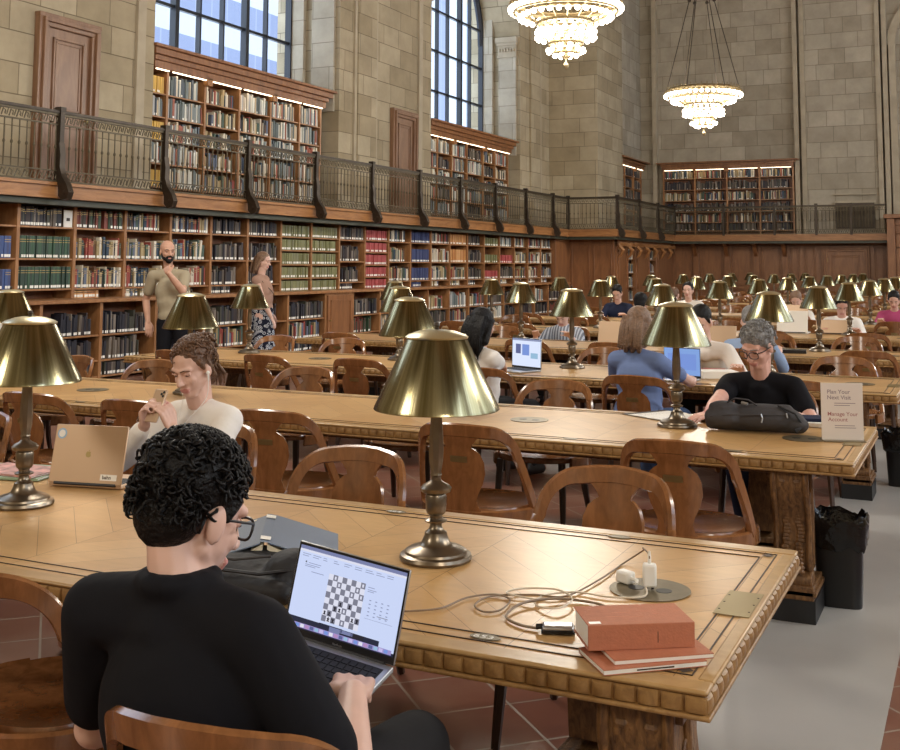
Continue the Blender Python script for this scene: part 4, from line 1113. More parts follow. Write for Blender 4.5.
# ------------------------------------------------------------------ people
V = Vector
def remesh(prims, vox, smooth_it, name):
    """one continuous skin grown round overlapping rounded volumes"""
    vs, fs = [], []
    def addm(v, f):
        o = len(vs); vs.extend(v); fs.extend([tuple(i+o for i in q) for q in f])
    def ell(T, n=16, k=10):
        v = [T @ V((0, 0, 1))]
        for j in range(1, k):
            bb = PI*j/k
            for i in range(n):
                a = 2*PI*i/n; v.append(T @ V((math.sin(bb)*math.cos(a), math.sin(bb)*math.sin(a), math.cos(bb))))
        v.append(T @ V((0, 0, -1))); f = []
        for i in range(n): f.append((0, 1+i, 1+(i+1) % n))
        for j in range(k-2):
            for i in range(n): a = 1+j*n; f.append((a+i, a+n+i, a+n+(i+1) % n, a+(i+1) % n))
        a = 1+(k-2)*n; L = len(v)-1
        for i in range(n): f.append((a+i, L, a+(i+1) % n))
        addm(v, f)
    for p in prims:
        if p[0] == 'e':
            _, c, r, R_ = p; ell(Matrix.Translation(c) @ R_.to_4x4() @ Matrix.Diagonal((r[0], r[1], r[2], 1)))
        else:
            _, a, b_, ra, rb_ = p; a = V(a); b_ = V(b_); d = b_-a; L = d.length
            if L < 1e-5: ell(Matrix.Translation(a) @ Matrix.Diagonal((ra, ra, ra, 1))); continue
            q = V((0, 0, 1)).rotation_difference(d.normalized()).to_matrix().to_4x4(); T = Matrix.Translation(a) @ q
            n = 12; prof = []
            for j in range(4): an = PI/2*(1-j/4); prof.append((ra*math.cos(an), -ra*math.sin(an)))
            prof.append((ra, 0)); prof.append((rb_, L))
            for j in range(1, 5): an = PI/2*j/4; prof.append((rb_*math.cos(an), L+rb_*math.sin(an)))
            v = [T @ V((0, 0, prof[0][1]))]; f = []
            for r_, z in prof[1:-1]:
                for i in range(n): an = 2*PI*i/n; v.append(T @ V((r_*math.cos(an), r_*math.sin(an), z)))
            v.append(T @ V((0, 0, prof[-1][1]))); m_ = len(prof)-2
            for i in range(n): f.append((0, 1+(i+1) % n, 1+i))
            for j in range(m_-1):
                for i in range(n): o = 1+j*n; f.append((o+i, o+(i+1) % n, o+n+(i+1) % n, o+n+i))
            o = 1+(m_-1)*n; l = len(v)-1
            for i in range(n): f.append((o+i, o+(i+1) % n, l))
            addm(v, f)
    me = bpy.data.meshes.new(name); me.from_pydata([tuple(p) for p in vs], [], fs); me.update()
    bm2 = bmesh.new(); bm2.from_mesh(me); bmesh.ops.recalc_face_normals(bm2, faces=bm2.faces); bm2.to_mesh(me); bm2.free()
    o = bpy.data.objects.new('tmp', me); COL.objects.link(o)
    r = o.modifiers.new('r', 'REMESH'); r.mode = 'VOXEL'; r.voxel_size = vox; r.use_smooth_shade = True
    if smooth_it: s = o.modifiers.new('s', 'SMOOTH'); s.factor = .5; s.iterations = smooth_it
    bpy.context.view_layer.update()
    out = bpy.data.meshes.new_from_object(o.evaluated_get(bpy.context.evaluated_depsgraph_get())); out.name = name
    COL.objects.unlink(o); bpy.data.objects.remove(o); bpy.data.meshes.remove(me)
    out.polygons.foreach_set('use_smooth', [True]*len(out.polygons))
    return out
I3 = Matrix.Identity(3)
def ik(s, w, l1, l2, pole):
    s, w = V(s), V(w); d = w-s; L = min(d.length, (l1+l2)*.998); dn = d.normalized()
    a = (l1*l1-l2*l2+L*L)/(2*L); h = math.sqrt(max(0, l1*l1-a*a)); p = V(pole); p = (p-dn*p.dot(dn)).normalized()
    return s+dn*a+p*h, s+dn*L
def hand(w, d, n, side, curl=.35, s=1., spread=.05, thumb=.5):
    """palm + four bent fingers + a thumb leaving the side of the palm. d: towards the fingers, n: out of the palm side"""
    d = V(d).normalized(); n = V(n); n = (n-d*n.dot(d)).normalized(); a = d.cross(n)*side     # a points towards the thumb side
    P = []; w = V(w)
    for k in (-.03, -.01, .012, .032):
        P.append(('c', w+d*.012*s+a*k*.7*s, w+d*(.082+(-.004 if abs(k) > .02 else 0))*s+a*k*s, .0145*s, .0115*s))
    P.append(('c', w+d*.02*s+a*.028*s+n*.004*s, w+d*.055*s+a*.034*s+n*.006*s, .016*s, .012*s))
    for k, (off, ln, sp) in enumerate(((.033, .92, 1), (.0115, 1.0, .3), (-.010, .94, -.4), (-.031, .74, -1.2))):
        p = w+d*.084*s+a*off*s; dd = (d+a*spread*sp).normalized(); cu = curl*(1+.12*k)
        r0 = .0092*s if k < 3 else .0080*s
        ax = dd.cross(n).normalized()
        for seg, L in enumerate((.043, .027, .020)):
            ang = cu*(.8, 1.1, .7)[seg]
            dd = (Matrix.Rotation(ang, 3, ax) @ dd).normalized()
            q = p+dd*L*ln*s; P.append(('c', p, q, r0, r0*.9)); p = q; r0 *= .9
    p = w+d*.022*s+a*.030*s; dd = (d*.75+a*.75+n*thumb).normalized()
    q = p+dd*.038*s; P.append(('c', p, q, .0125*s, .0108*s)); dd = (d*.95+a*.25+n*thumb*1.1).normalized()
    q2 = q+dd*.030*s; P.append(('c', q, q2, .0108*s, .0092*s)); dd = (d+n*thumb).normalized(); P.append(('c', q2, q2+dd*.024*s, .0092*s, .0078*s))
    return P
def head_frame(c, yaw_, pitch_, roll_=0):
    """+Y is where the face looks; yaw to the left positive, pitch down positive"""
    R = Matrix.Rotation(yaw_, 3, 'Z') @ Matrix.Rotation(-pitch_, 3, 'X') @ Matrix.Rotation(roll_, 3, 'Y')
    return c, R
def person(name, label, base, rz, look, wrists=None, headpos=None, hyaw=0, hpitch=.2, lean=.05, seat=.475, stand=False,
           vox=.006, hands=((.35, None, None), (.35, None, None)), shoulders=None, knees=None, ankles=None, fem=False, group=None, poles=None, hroll=0, detail=True, scale=1.):
    """everything is laid out in the sitter's own frame (faces +Y); wrists/headpos may be given in world space"""
    root = thing(name, label, 'person', (base[0], base[1], 0), rz, group)
    RI = Matrix.Rotation(-rz, 3, 'Z')
    def L(p): return RI @ (V(p)-V((base[0], base[1], 0)))
    sw = .148 if fem else .172
    if stand:
        pel = V((0, 0, .95)); chest = V((0, lean*.5, 1.22)); neck = V((0, lean, 1.46)); hd = V((0, lean+.02, 1.64))
    else:
        pel = V((0, 0, seat+.10)); chest = V((0, lean*.6, seat+.33)); neck = V((0, lean, seat+.56)); hd = V((0, lean+.04, seat+.72))
    if headpos is not None:
        h2 = L(headpos); dlt = h2-hd; hd = h2; neck = neck+dlt*.85; chest = chest+dlt*.4
    neck = neck+V((0, -.022, look.get('neckup', 0)))
    spine = (neck-chest).normalized()
    sl = [neck+V((s*sw, -.005, -.075)) for s in (-1, 1)]
    hip = [pel+V((s*.085, 0, -.02)) for s in (-1, 1)]
    if stand:
        kn = [V((s*.10, .02, .54)) for s in (-1, 1)]; an = [V((s*.11, -.02, .09+FZ)) for s in (-1, 1)]
    else:
        kn = [V((s*.12, .43, seat+.07)) for s in (-1, 1)]; an = [V((s*.12, .42, .09+FZ)) for s in (-1, 1)]
    if knees: kn = [L(p) for p in knees]
    if ankles: an = [L(p) for p in ankles]
    if wrists is None:
        wr = [V((-.2, .38, .80)), V((.2, .38, .80))] if not stand else [V((-.26, .05, .86)), V((.26, .05, .86))]
    else: wr = [L(p) for p in wrists]
    B = []; Sh = []; Tr = []
    def spineR(a, b_): return V((0, 0, 1)).rotation_difference((b_-a).normalized()).to_matrix()
    w = .9 if fem else 1.
    # body core
    B += [('e', pel, (.155, .11, .12), spineR(pel, chest)), ('e', (pel+chest)/2, (.128*w, .095, .15), spineR(pel, chest)), ('e', chest+spine*.03, (.150*w, .105, .16), spineR(chest, neck)),
          ('c', sl[0]+V((.03, 0, 0)), sl[1]-V((.03, 0, 0)), .05, .05), ('c', neck-V((0, 0, .05)), hd-V((0, 0, .05)), .052*w, .05*w)]
    ins = .016
    Sh += [('e', pel+V((0, 0, .05)), (.155+ins, .112+ins, .12), spineR(pel, chest)), ('e', (pel+chest)/2, (.14*w+ins, .105+ins, .16), spineR(pel, chest)), ('e', chest+spine*.02, (.160*w+ins, .115+ins, .17), spineR(chest, neck)),
           ('e', chest-spine*.09, (.150*w+ins, .108+ins, .14), spineR(pel, chest)), ('c', sl[0], sl[1], .046+ins, .046+ins), ('c', neck-V((0, 0, .075)), neck-V((0, 0, .035)), .085, .062)]
    if fem: Sh += [('e', chest+V((s*.06, .078, -.01)), (.056, .044, .056), I3) for s in (-1, 1)]
    # tapered slope from neck to shoulder
    for s in (0, 1): B.append(('c', neck-V((0, 0, .03)), sl[s], .045, .045)); Sh.append(('c', neck-V((0, 0, .045)), sl[s]+V((0, 0, .004)), .060, .062))
    el = []
    for s in (0, 1):
        sd = -1 if s == 0 else 1
        pole = (V(poles[s]) if poles else V((sd*.45, -.35, -1)))
        e, wq = ik(sl[s], wr[s], .285, .255, pole); el.append(e); wr[s] = wq
        B += [('c', sl[s], e, .048*w, .038*w), ('c', e, e+(wq-e)*.35, .041*w, .040*w), ('c', e+(wq-e)*.35, wq, .040*w, .026*w)]
        fd = (wq-e).normalized(); cu, dd, nn = hands[s]
        if dd is None: dd = (fd+V((0, 0, -.05))) if not stand else fd
        else: dd = RI @ V(dd)
        nn = V((0, 0, -1)) if nn is None else RI @ V(nn)
        if abs(V(nn).normalized().dot(V(dd).normalized())) > .95: nn = V((-sd, 0, 0))
        # the thumb sits on the inner side for palm-down hands
        side = 1 if s == 0 else -1
        dn = V(dd).normalized(); n1 = (V(nn)-dn*V(nn).dot(dn)).normalized()
        B += hand(wq, dn, n1, -side, cu, .95*w if fem else 1.)
        sl_len = look.get('sleeve', .55)
        if sl_len <= 1: Sh.append(('c', sl[s], sl[s]+(e-sl[s])*sl_len*.9, (.050+ins)*w, (.044+ins)*w))
        else:
            Sh.append(('c', sl[s], e, (.050+ins)*w, (.040+ins)*w)); Sh.append(('c', e, e+(wq-e)*(sl_len-1), (.040+ins)*w, (.032+ins*.7)*w))
        B += [('c', hip[s], kn[s], .080, .056), ('c', kn[s], kn[s]+(an[s]-kn[s])*.4, .055, .056), ('c', kn[s]+(an[s]-kn[s])*.4, an[s], .052, .034), ('c', an[s]-V((0, .02, .04)), an[s]+V((0, .13, -.055)), .032, .026)]
        Tr += [('c', hip[s], kn[s], .098, .072), ('c', kn[s], an[s]+V((0, 0, .02)), .070, .058)]
    Tr += [('e', pel, (.168, .125, .125), spineR(pel, chest))]
    # head
    hc, HR = head_frame(hd, hyaw, hpitch, hroll)
    def H(x, y, z): return hc+HR @ V((x, y, z))
    hs = (.95 if fem else 1.)*look.get('headscale', 1.)
    def he(c, r): B.append(('e', H(*[q*hs for q in c]), tuple(q*hs for q in r), HR))
    def hcps(a, b_, r0, r1): B.append(('c', H(*[q*hs for q in a]), H(*[q*hs for q in b_]), r0*hs, r1*hs))
    he((0, -.015, .035), (.076, .096, .086)); he((0, .018, -.025), (.063, .066, .082)); he((0, .056, -.094), (.025, .024, .020))
    for s in (-1, 1):
        hcps((s*.047, -.002, -.052), (s*.017, .052, -.094), .019, .018); he((s*.034, .054, -.028), (.022, .022, .022))
        he((s*.077, -.008, -.012), (.009, .019, .031)); hcps((s*.045, .066, .022), (s*.008, .080, .020), .010, .010)
        he((s*.011, .095, -.036), (.009, .010, .008))
    hcps((0, .082, .008), (0, .104, -.032), .008, .0115); hcps((-.018, .080, -.064), (.018, .080, -.064), .0075, .0075); hcps((-.013, .078, -.074), (.013, .078, -.074), .0075, .0075)
    B.append(('c', H(0, -.034, -.045), neck-V((0, 0, .02)), .046*w, .051*w))
    me = remesh(B, vox, 2 if vox < .007 else 1, 'body'); me.materials.append(look['skin'])
    if detail:
        me.materials.append(M['lip']); inv = HR.transposed(); mi = []
        for p in me.polygons:
            q = inv @ (p.center-hc); q /= hs
            mi.append(1 if (abs(q.x) < .024 and q.y > .074 and -.081 < q.z < -.059) else 0)
        me.polygons.foreach_set('material_index', mi)
    bo = bpy.data.objects.new('body', me); COL.objects.link(bo); bo.parent = root
    sv = max(vox, .008)
    def cl(nm, prims, mt, v=sv, it=9):
        if not prims: return None
        m_ = remesh(prims, v, it, nm); m_.materials.append(mt); o = bpy.data.objects.new(nm, m_); COL.objects.link(o); o.parent = root; return o
    if look.get('collar'):
        for a in range(10): 
            a0, a1 = 2*PI*a/10, 2*PI*(a+1)/10; r_ = .060
            Sh.append(('c', neck+V((r_*math.cos(a0), r_*math.sin(a0)*1.05+.005, -.004)), neck+V((r_*math.cos(a1), r_*math.sin(a1)*1.05+.005, +.000)), .019, .019))
    cl('shirt', Sh, look['shirt'], it=16)
    if look.get('skirt'):
        prs = [('e', pel, (.17, .13, .12), I3)]
        for i in range(8):
            a = 2*PI*i/8; prs.append(('c', pel+V((.09*math.cos(a), .07*math.sin(a), -.03)), V((.17*math.cos(a), .15*math.sin(a), .32)), .07, .05))
        prs.append(('c', pel, V((0, 0, .33)), .14, .14)); cl('skirt', prs, look['skirt'], .012)
    else: cl('trousers', Tr, look['legs'], .01)
    for s in (0, 1):
        a = an[s]; cl('shoe', [('c', a+V((0, -.045, -.045)), a+V((0, .11, -.055)), .042, .036), ('c', a+V((0, -.03, -.05)), a+V((0, -.02, .0)), .042, .038)], look.get('shoe', M['shoe']), .009, 1)
    # hair
    hm = look.get('hair'); rr = random.Random(len(label)*7)
    st = look.get('style', 'short'); HP = []
    def hh(c, r): HP.append(('e', H(*[q*hs for q in c]), tuple(q*hs for q in r), HR))
    def hcap(a, b_, r0, r1): HP.append(('c', H(*[q*hs for q in a]), H(*[q*hs for q in b_]), r0*hs, r1*hs))
    k = look.get('vol', 1.)
    if st != 'bald':
        hh((0, -.026, .052), (.082*k, .098*k, .082*k)); hh((0, -.052, .0), (.073, .056, .072))
        for s in (-1, 1): hcap((s*.071, .022, .035), (s*.074, .012, .002), .014, .008)
    if st == 'long':
        L_ = look.get('len', .26)
        b0 = H(0, -.062, .01); dn_ = V((0, -.035, -.12)); rx = HR @ V((1, 0, 0)); rx.z = 0; rx.normalize()
        HP.append(('c', b0, b0+dn_, .066, .056))
        for s in (-.04, 0, .04): HP.append(('c', b0+dn_+rx*s, b0+rx*s*1.25+V((0, -.055, -L_-.02)), .036, .016))
        for s in (-1, 1): hcap((s*.068, -.01, .03), (s*.074, -.06, -.13), .026, .03)
    if st == 'bun':
        hh((0, -.095, .06), (.055, .05, .055)); hcap((.0, -.09, -.02), (.0, -.09, -.09), .04, .03)
        for s in (-1, 1): hcap((s*.07, -.02, .01), (s*.06, -.055, -.06), .018, .014)
    if HP:
        m_ = remesh(HP, max(vox, .006), 2, 'hair'); ho_m = MB(); ho_m.v = [tuple(v.co) for v in m_.vertices]; ho_m.f = [tuple(p.vertices) for p in m_.polygons]; ho_m.mi(hm); ho_m.m = [0]*len(ho_m.f)
        nt_ = look.get('tufts', 0)
        for i in range(nt_):
            a = rr.uniform(0, 2*PI); e_ = rr.uniform(-.35, 1.5); nrm = V((math.cos(a)*math.cos(e_), math.sin(a)*math.cos(e_), math.sin(e_)))
            if nrm.y > .55 and nrm.z < .35: continue
            p0 = V((nrm.x*.078*k, -.026+nrm.y*.092*k, .050+nrm.z*.078*k))
            if (nrm.y < -.15 and nrm.z < .5 and rr.random() < .55) or nrm.z < -.05: p0 = V((nrm.x*.073*k, -.044+nrm.y*.068*k, .022+nrm.z*.082))
            tn = nrm.cross(V((rr.uniform(-1, 1), rr.uniform(-1, 1), rr.uniform(-1, 1)))).normalized(); c_ = look.get('curl', .022); b2 = nrm.cross(tn)
            pts = []
            for j in range(6):
                t_ = j/5; q = p0+nrm*(.010*math.sin(PI*t_)+.003)+tn*(c_*math.sin(t_*2.6))+b2*(c_*(1-math.cos(t_*2.6))*.7)
                q = q+V((0, 0, -c_*.5*t_)); pts.append(H(*(q*hs)))
            ho_m.tube(pts, [q_*look.get('tr', .6) for q_ in (.0055, .0065, .006, .005, .0038, .0012)], hm, 5)
        if st == 'long':
            for i in range(46):
                s = rr.uniform(-.075, .075); L_ = look.get('len', .26)*rr.uniform(.85, 1.1)
                ho_m.tube([H(s, -.092-.02*math.cos(s*14), .05), b0+rx*s*1.1+V((0, -.075, -.04)), b0+rx*(s*1.15+rr.uniform(-.01, .01))+V((0, -.10, -.14)), b0+rx*(s*1.1+rr.uniform(-.02, .02))+V((0, -.095, -L_-.01))], [.004, .006, .006, .0015], hm, 5)
        if st == 'bun':
            for i in range(60):
                a = rr.uniform(0, 2*PI); e_ = rr.uniform(-.8, 1.4); nrm = V((math.cos(a)*math.cos(e_), math.sin(a)*math.cos(e_), math.sin(e_))); p0 = V((0, -.095, .06))+nrm*.048
                tn = nrm.cross(V((rr.uniform(-1, 1), rr.uniform(-1, 1), .3))).normalized()
                ho_m.tube([H(*((p0+nrm*(.012*math.sin(j*.7))+tn*(.03*math.sin(j*.5)))*hs)) for j in range(6)], [.005, .006, .006, .005, .004, .001], hm, 5)
            for i in range(16):
                s = rr.choice((-1, 1))*rr.uniform(.02, .07)
                ho_m.tube([H(s, -.08, -.02), H(s*1.05, -.105, -.07), H(s*1.0+rr.uniform(-.01, .01), -.09, -.12)], [.006, .006, .001], hm, 5)
        ho = ho_m.build('hair', root, smooth=0)
        ho.data.polygons.foreach_set('use_smooth', [True]*len(ho.data.polygons))
    if look.get('beard'):
        m_ = remesh([('c', H(-.056, .005, -.02), H(-.05, .02, -.06), .016, .02), ('c', H(.056, .005, -.02), H(.05, .02, -.06), .016, .02), ('c', H(-.05, .02, -.06), H(-.02, .066, -.085), .022, .024), ('c', H(.05, .02, -.06), H(.02, .066, -.085), .022, .024), ('e', H(0, .064, -.098), (.034, .032, .03), HR), ('c', H(-.024, .084, -.052), H(.024, .084, -.052), .009, .009), ('c', H(-.028, .078, -.054), H(-.024, .07, -.085), .010, .014), ('c', H(.028, .078, -.054), H(.024, .07, -.085), .010, .014)], .006, 2, 'beard')
        m_.materials.append(look['beard']); o = bpy.data.objects.new('beard', m_); COL.objects.link(o); o.parent = root
    if detail:
        m = MB()
        for s in (-1, 1):
            T = HR.to_4x4()
            m.sphere(H(s*.031*hs, .0665*hs, .003), .0112, M['eyewhite'], 10, T); m.sphere(H(s*.031*hs, .0672*hs, .003+.0042-.0035*min(1, hpitch*3)), .0122, look['skin'], 10, T)
            q = look.get('gaze', (0, .0)); m.sphere(H(s*.031*hs, .0752*hs, -.0005), (.0050, .0036, .0050), M['iris'], 8, T); m.tube([H(s*.042*hs, .0725*hs, -.001), H(s*.031*hs, .0795*hs, -.0035), H(s*.020*hs, .077*hs, -.001)], .0012, M['iris'], 4)
            m.tube([H(s*.044, .073, .008), H(s*.031, .0815, .0105), H(s*.018, .079, .006)], .0028, look['skin'], 5)
            m.tube([H(s*.05, .073, .020), H(s*.034, .0865, .026), H(s*.014, .0885, .021)], [.002, .0032, .003], hm or M['iris'], 5)
        m.build('eyes', root)
    if look.get('glasses'):
        m = MB(); G = M['black']
        for s in (-1, 1):
            pts = []
            for i in range(17):
                a = 2*PI*i/16; cx_ = .027*math.copysign(abs(math.cos(a))**.7, math.cos(a)); cz = .020*math.copysign(abs(math.sin(a))**.7, math.sin(a))
                pts.append(H(s*.033+cx_, .101-abs(s*.033+cx_)*.12, -.004+cz))
            m.tube(pts, .0027, G, 6, cap=False)
            m.tube([H(s*.060, .093, .008), H(s*.079, .06, .006), H(s*.083, -.005, .0), H(s*.080, -.02, -.018)], .0028, G, 6)
        m.tube([H(-.008, .100, .0), H(0, .104, .003), H(.008, .100, .0)], .0024, G, 6)
        g = m.build('glasses', root)
    return dict(root=root, H=H, neck=neck, wr=wr, el=el, chest=chest, HR=HR, L=L)

P = {}
# the man at the near side of the nearest table, seen from behind
P['fore'] = person('person', 'person from behind in a black polo and glasses, dark curly hair, using a laptop', (-1.24, 1.60), .03,
    dict(skin=M['skin'], shirt=M['cloth_black'], legs=M['cloth_dark'], hair=M['hair_black'], style='short', tufts=850, curl=.015, vol=1.04, tr=.5, headscale=1.07, neckup=.048, glasses=True, collar=True, sleeve=.82),
    wrists=[(-1.40, 1.88, .78), (-1.08, 1.86, .765)], headpos=(-1.315, 1.68, 1.105), hyaw=-.31, hpitch=.36, vox=.0048, lean=.06,
    hands=((.5, (.25, .9, -.1), (0, -.2, -1)), (.45, (-.45, .85, -.05), (-.1, -.1, -1))),
    knees=[(-1.40, 2.04, .575), (-1.05, 2.06, .60)], ankles=[(-1.38, 2.10, .175), (-1.03, 2.16, .175)], poles=((-.7, -.3, -.9), (.75, -.45, -.8)))
P['phone'] = person('person', 'person with brown hair up, in a white top and earphones, holding a phone', (-3.02, 3.86), PI-.12,
    dict(neckup=.012, skin=M['skin'], shirt=M['cloth_white'], legs=M['cloth_jean'], hair=M['hair_brown'], style='bun', tufts=260, curl=.026, vol=1.0, sleeve=1.85, tr=.5),
    wrists=[(-2.925, 3.58, .915), (-3.045, 3.56, .915)], headpos=(-2.925, 3.70, 1.135), hyaw=.10, hpitch=.36, hroll=.05, fem=True, vox=.005,
    hands=((.8, (-.18, -.35, .9), (-1, .1, .1)), (.8, (.15, -.3, .9), (1, .2, .1))), poles=((-1, .2, -1), (1, .2, -1)), lean=.02)
P['reader'] = person('person', 'person with grey hair and glasses in a black T-shirt, reading behind the rucksack', (-1.09, 6.55), PI,
    dict(skin=M['skin_pink'], shirt=M['cloth_black'], legs=M['cloth_navy'], hair=M['hair_grey'], style='short', tufts=260, curl=.014, vol=1.06, tr=.5, glasses=True, sleeve=.6, shoe=M['denimshoe']),
    wrists=[(-.90, 6.0, .80), (-1.30, 5.86, .79)], headpos=(-1.12, 6.32, 1.12), hyaw=-.42, hpitch=.45, vox=.0055, lean=.1,
    hands=((.3, (-.75, -.4, 0), (0, 0, -1)), (.15, (-.35, -.9, -.05), (0, 0, -1))), poles=((-.8, 0, -1), (.8, 0, -1)), ankles=[(-.98, 5.95, .175), (-1.14, 6.05, .175)])
P['asian'] = person('person', 'person with long black hair in a white T-shirt, leaning at an open laptop', (-3.17, 7.12), -.35,
    dict(skin=M['skin_tan'], shirt=M['cloth_white'], legs=M['cloth_dark'], hair=M['hair_black'], style='long', len=.24, sleeve=.75),
    wrists=[(-3.3, 7.60, .80), (-3.22, 7.72, .80)], headpos=(-3.16, 7.20, 1.14), hyaw=.15, hpitch=.2, fem=True, vox=.007, lean=.1, poles=((-.8, 0, -.7), (1.2, .2, -.3)))
P['blue'] = person('person', 'person with light brown hair in a blue T-shirt, seen from behind at a laptop', (-2.02, 7.1), -.15,
    dict(skin=M['skin'], shirt=M['cloth_blue'], legs=M['cloth_jean'], hair=M['hair_lbrown'], style='long', len=.16, sleeve=.7),
    wrists=[(-2.1, 7.58, .80), (-1.78, 7.56, .80)], headpos=(-2.03, 7.2, 1.17), hyaw=-.1, hpitch=.15, fem=True, vox=.007, lean=.1, poles=((-.8, 0, -.7), (1.2, -.5, -.6)))
P['whitearm'] = person('person', 'person in a loose white shirt leaning over the third table behind a lamp', (-1.93, 9.13), PI-.1,
    dict(skin=M['skin'], shirt=M['cloth_white'], legs=M['cloth_dark'], hair=M['hair_black'], style='short', sleeve=1.55),
    wrists=[(-1.62, 8.42, .80), (-1.9, 8.2, .80)], headpos=(-1.95, 8.62, 1.13), hpitch=.5, vox=.008, lean=.2)
# two visitors standing by the shelves
P['khaki'] = person('person', 'standing person with shaved head and dark beard in a khaki T-shirt, hand at chin', (-7.86, 9.6), PI+.45,
    dict(skin=M['skin_tan'], shirt=M['cloth_khaki'], legs=M['cloth_black'], hair=None, style='bald', beard=M['hair_black'], sleeve=.72),
    wrists=[(-7.74, 9.35, 1.46), (-8.14, 9.52, .93)], headpos=(-7.95, 9.58, 1.69), hyaw=.55, hpitch=.05, stand=True, vox=.007, lean=.02,
    hands=((1.1, (-.5, .3, .6), (-.3, .5, .2)), (.3, None, None)), poles=((-.5, .3, -1), (.6, -.6, -.5)))
P['skirt'] = person('person', 'person in a flowered skirt and bare-shouldered top, walking beside the bookcases', (-8.45, 12.1), -1.35,
    dict(skin=M['skin'], shirt=M['cloth_beige'], legs=M['cloth_black'], skirt=M['floral'], hair=M['hair_lbrown'], style='long', len=.16, sleeve=.1),
    wrists=[(-8.55, 12.45, .9), (-8.22, 11.98, .86)], headpos=(-8.45, 12.1, 1.60), hpitch=.2, stand=True, fem=True, vox=.008, lean=.04, poles=((.3, -1, -.2), (.3, -1, -.2)))
# readers farther back
def far(label, x, i, side, shirt, hair, skin='skin', hy=0, hp=.3, style='short', fem=False, sleeve=1.7, lx=0, lz=1.15, legs='cloth_dark', sit=.42):
    """side +1: sits on the far side of table i and faces the camera; -1: near side"""
    y = TY[i]+side*(TW/2+sit)
    return person('person', label, (x, y), PI if side > 0 else 0, dict(skin=M[skin], shirt=M[shirt], legs=M[legs], hair=M[hair], style=style, sleeve=sleeve, len=.2),
        wrists=[(x+side*.22, y-side*.46, .80), (x-side*.18, y-side*.47, .80)], headpos=(x+lx, y-side*.12, lz), hyaw=hy, hpitch=hp, vox=.011, detail=side > 0, fem=fem, lean=.1)
far('person in a dark blue jacket bent over a far table left of the lamps', -5.2, 5, 1, 'cloth_navy', 'hair_black', hp=.6, lz=1.13)
far('person with dark hair seen behind the long-haired reader in blue', -3.56, 4, -1, 'cloth_beige', 'hair_black', lz=1.12)
far('person with short dark hair in a white shirt, facing the camera between lamps', -4.07, 5, 1, 'cloth_white', 'hair_black', hp=.05, lz=1.19)
far('person in a pink top half hidden behind the brass lamps', -4.52, 6, -1, 'cloth_pink', 'hair_brown', hp=.5, lz=1.08)
far('person in a striped grey shirt bent over the fourth table behind a lamp', -4.2, 3, 1, 'plaid', 'hair_brown', hp=.7, lz=1.02)
far('person in a pale blue shirt behind the grey-haired reader', -1.82, 3, -1, 'cloth_lblue', 'hair_grey', hp=.7, lz=1.08)
far('person in white with lowered head behind a tan laptop at right', -1.54, 4, 1, 'cloth_white', 'hair_black', hp=.75, lz=1.10, hy=.3, skin='skin_pink')
far('person in white with a lowered head at the sixth table behind the lamps', -2.46, 5, 1, 'cloth_white', 'hair_lbrown', hp=.6, lz=1.07)
far('person in a magenta top at the right edge of the photo', -1.11, 5, 1, 'cloth_magenta', 'hair_black', hp=.5, lz=1.09)
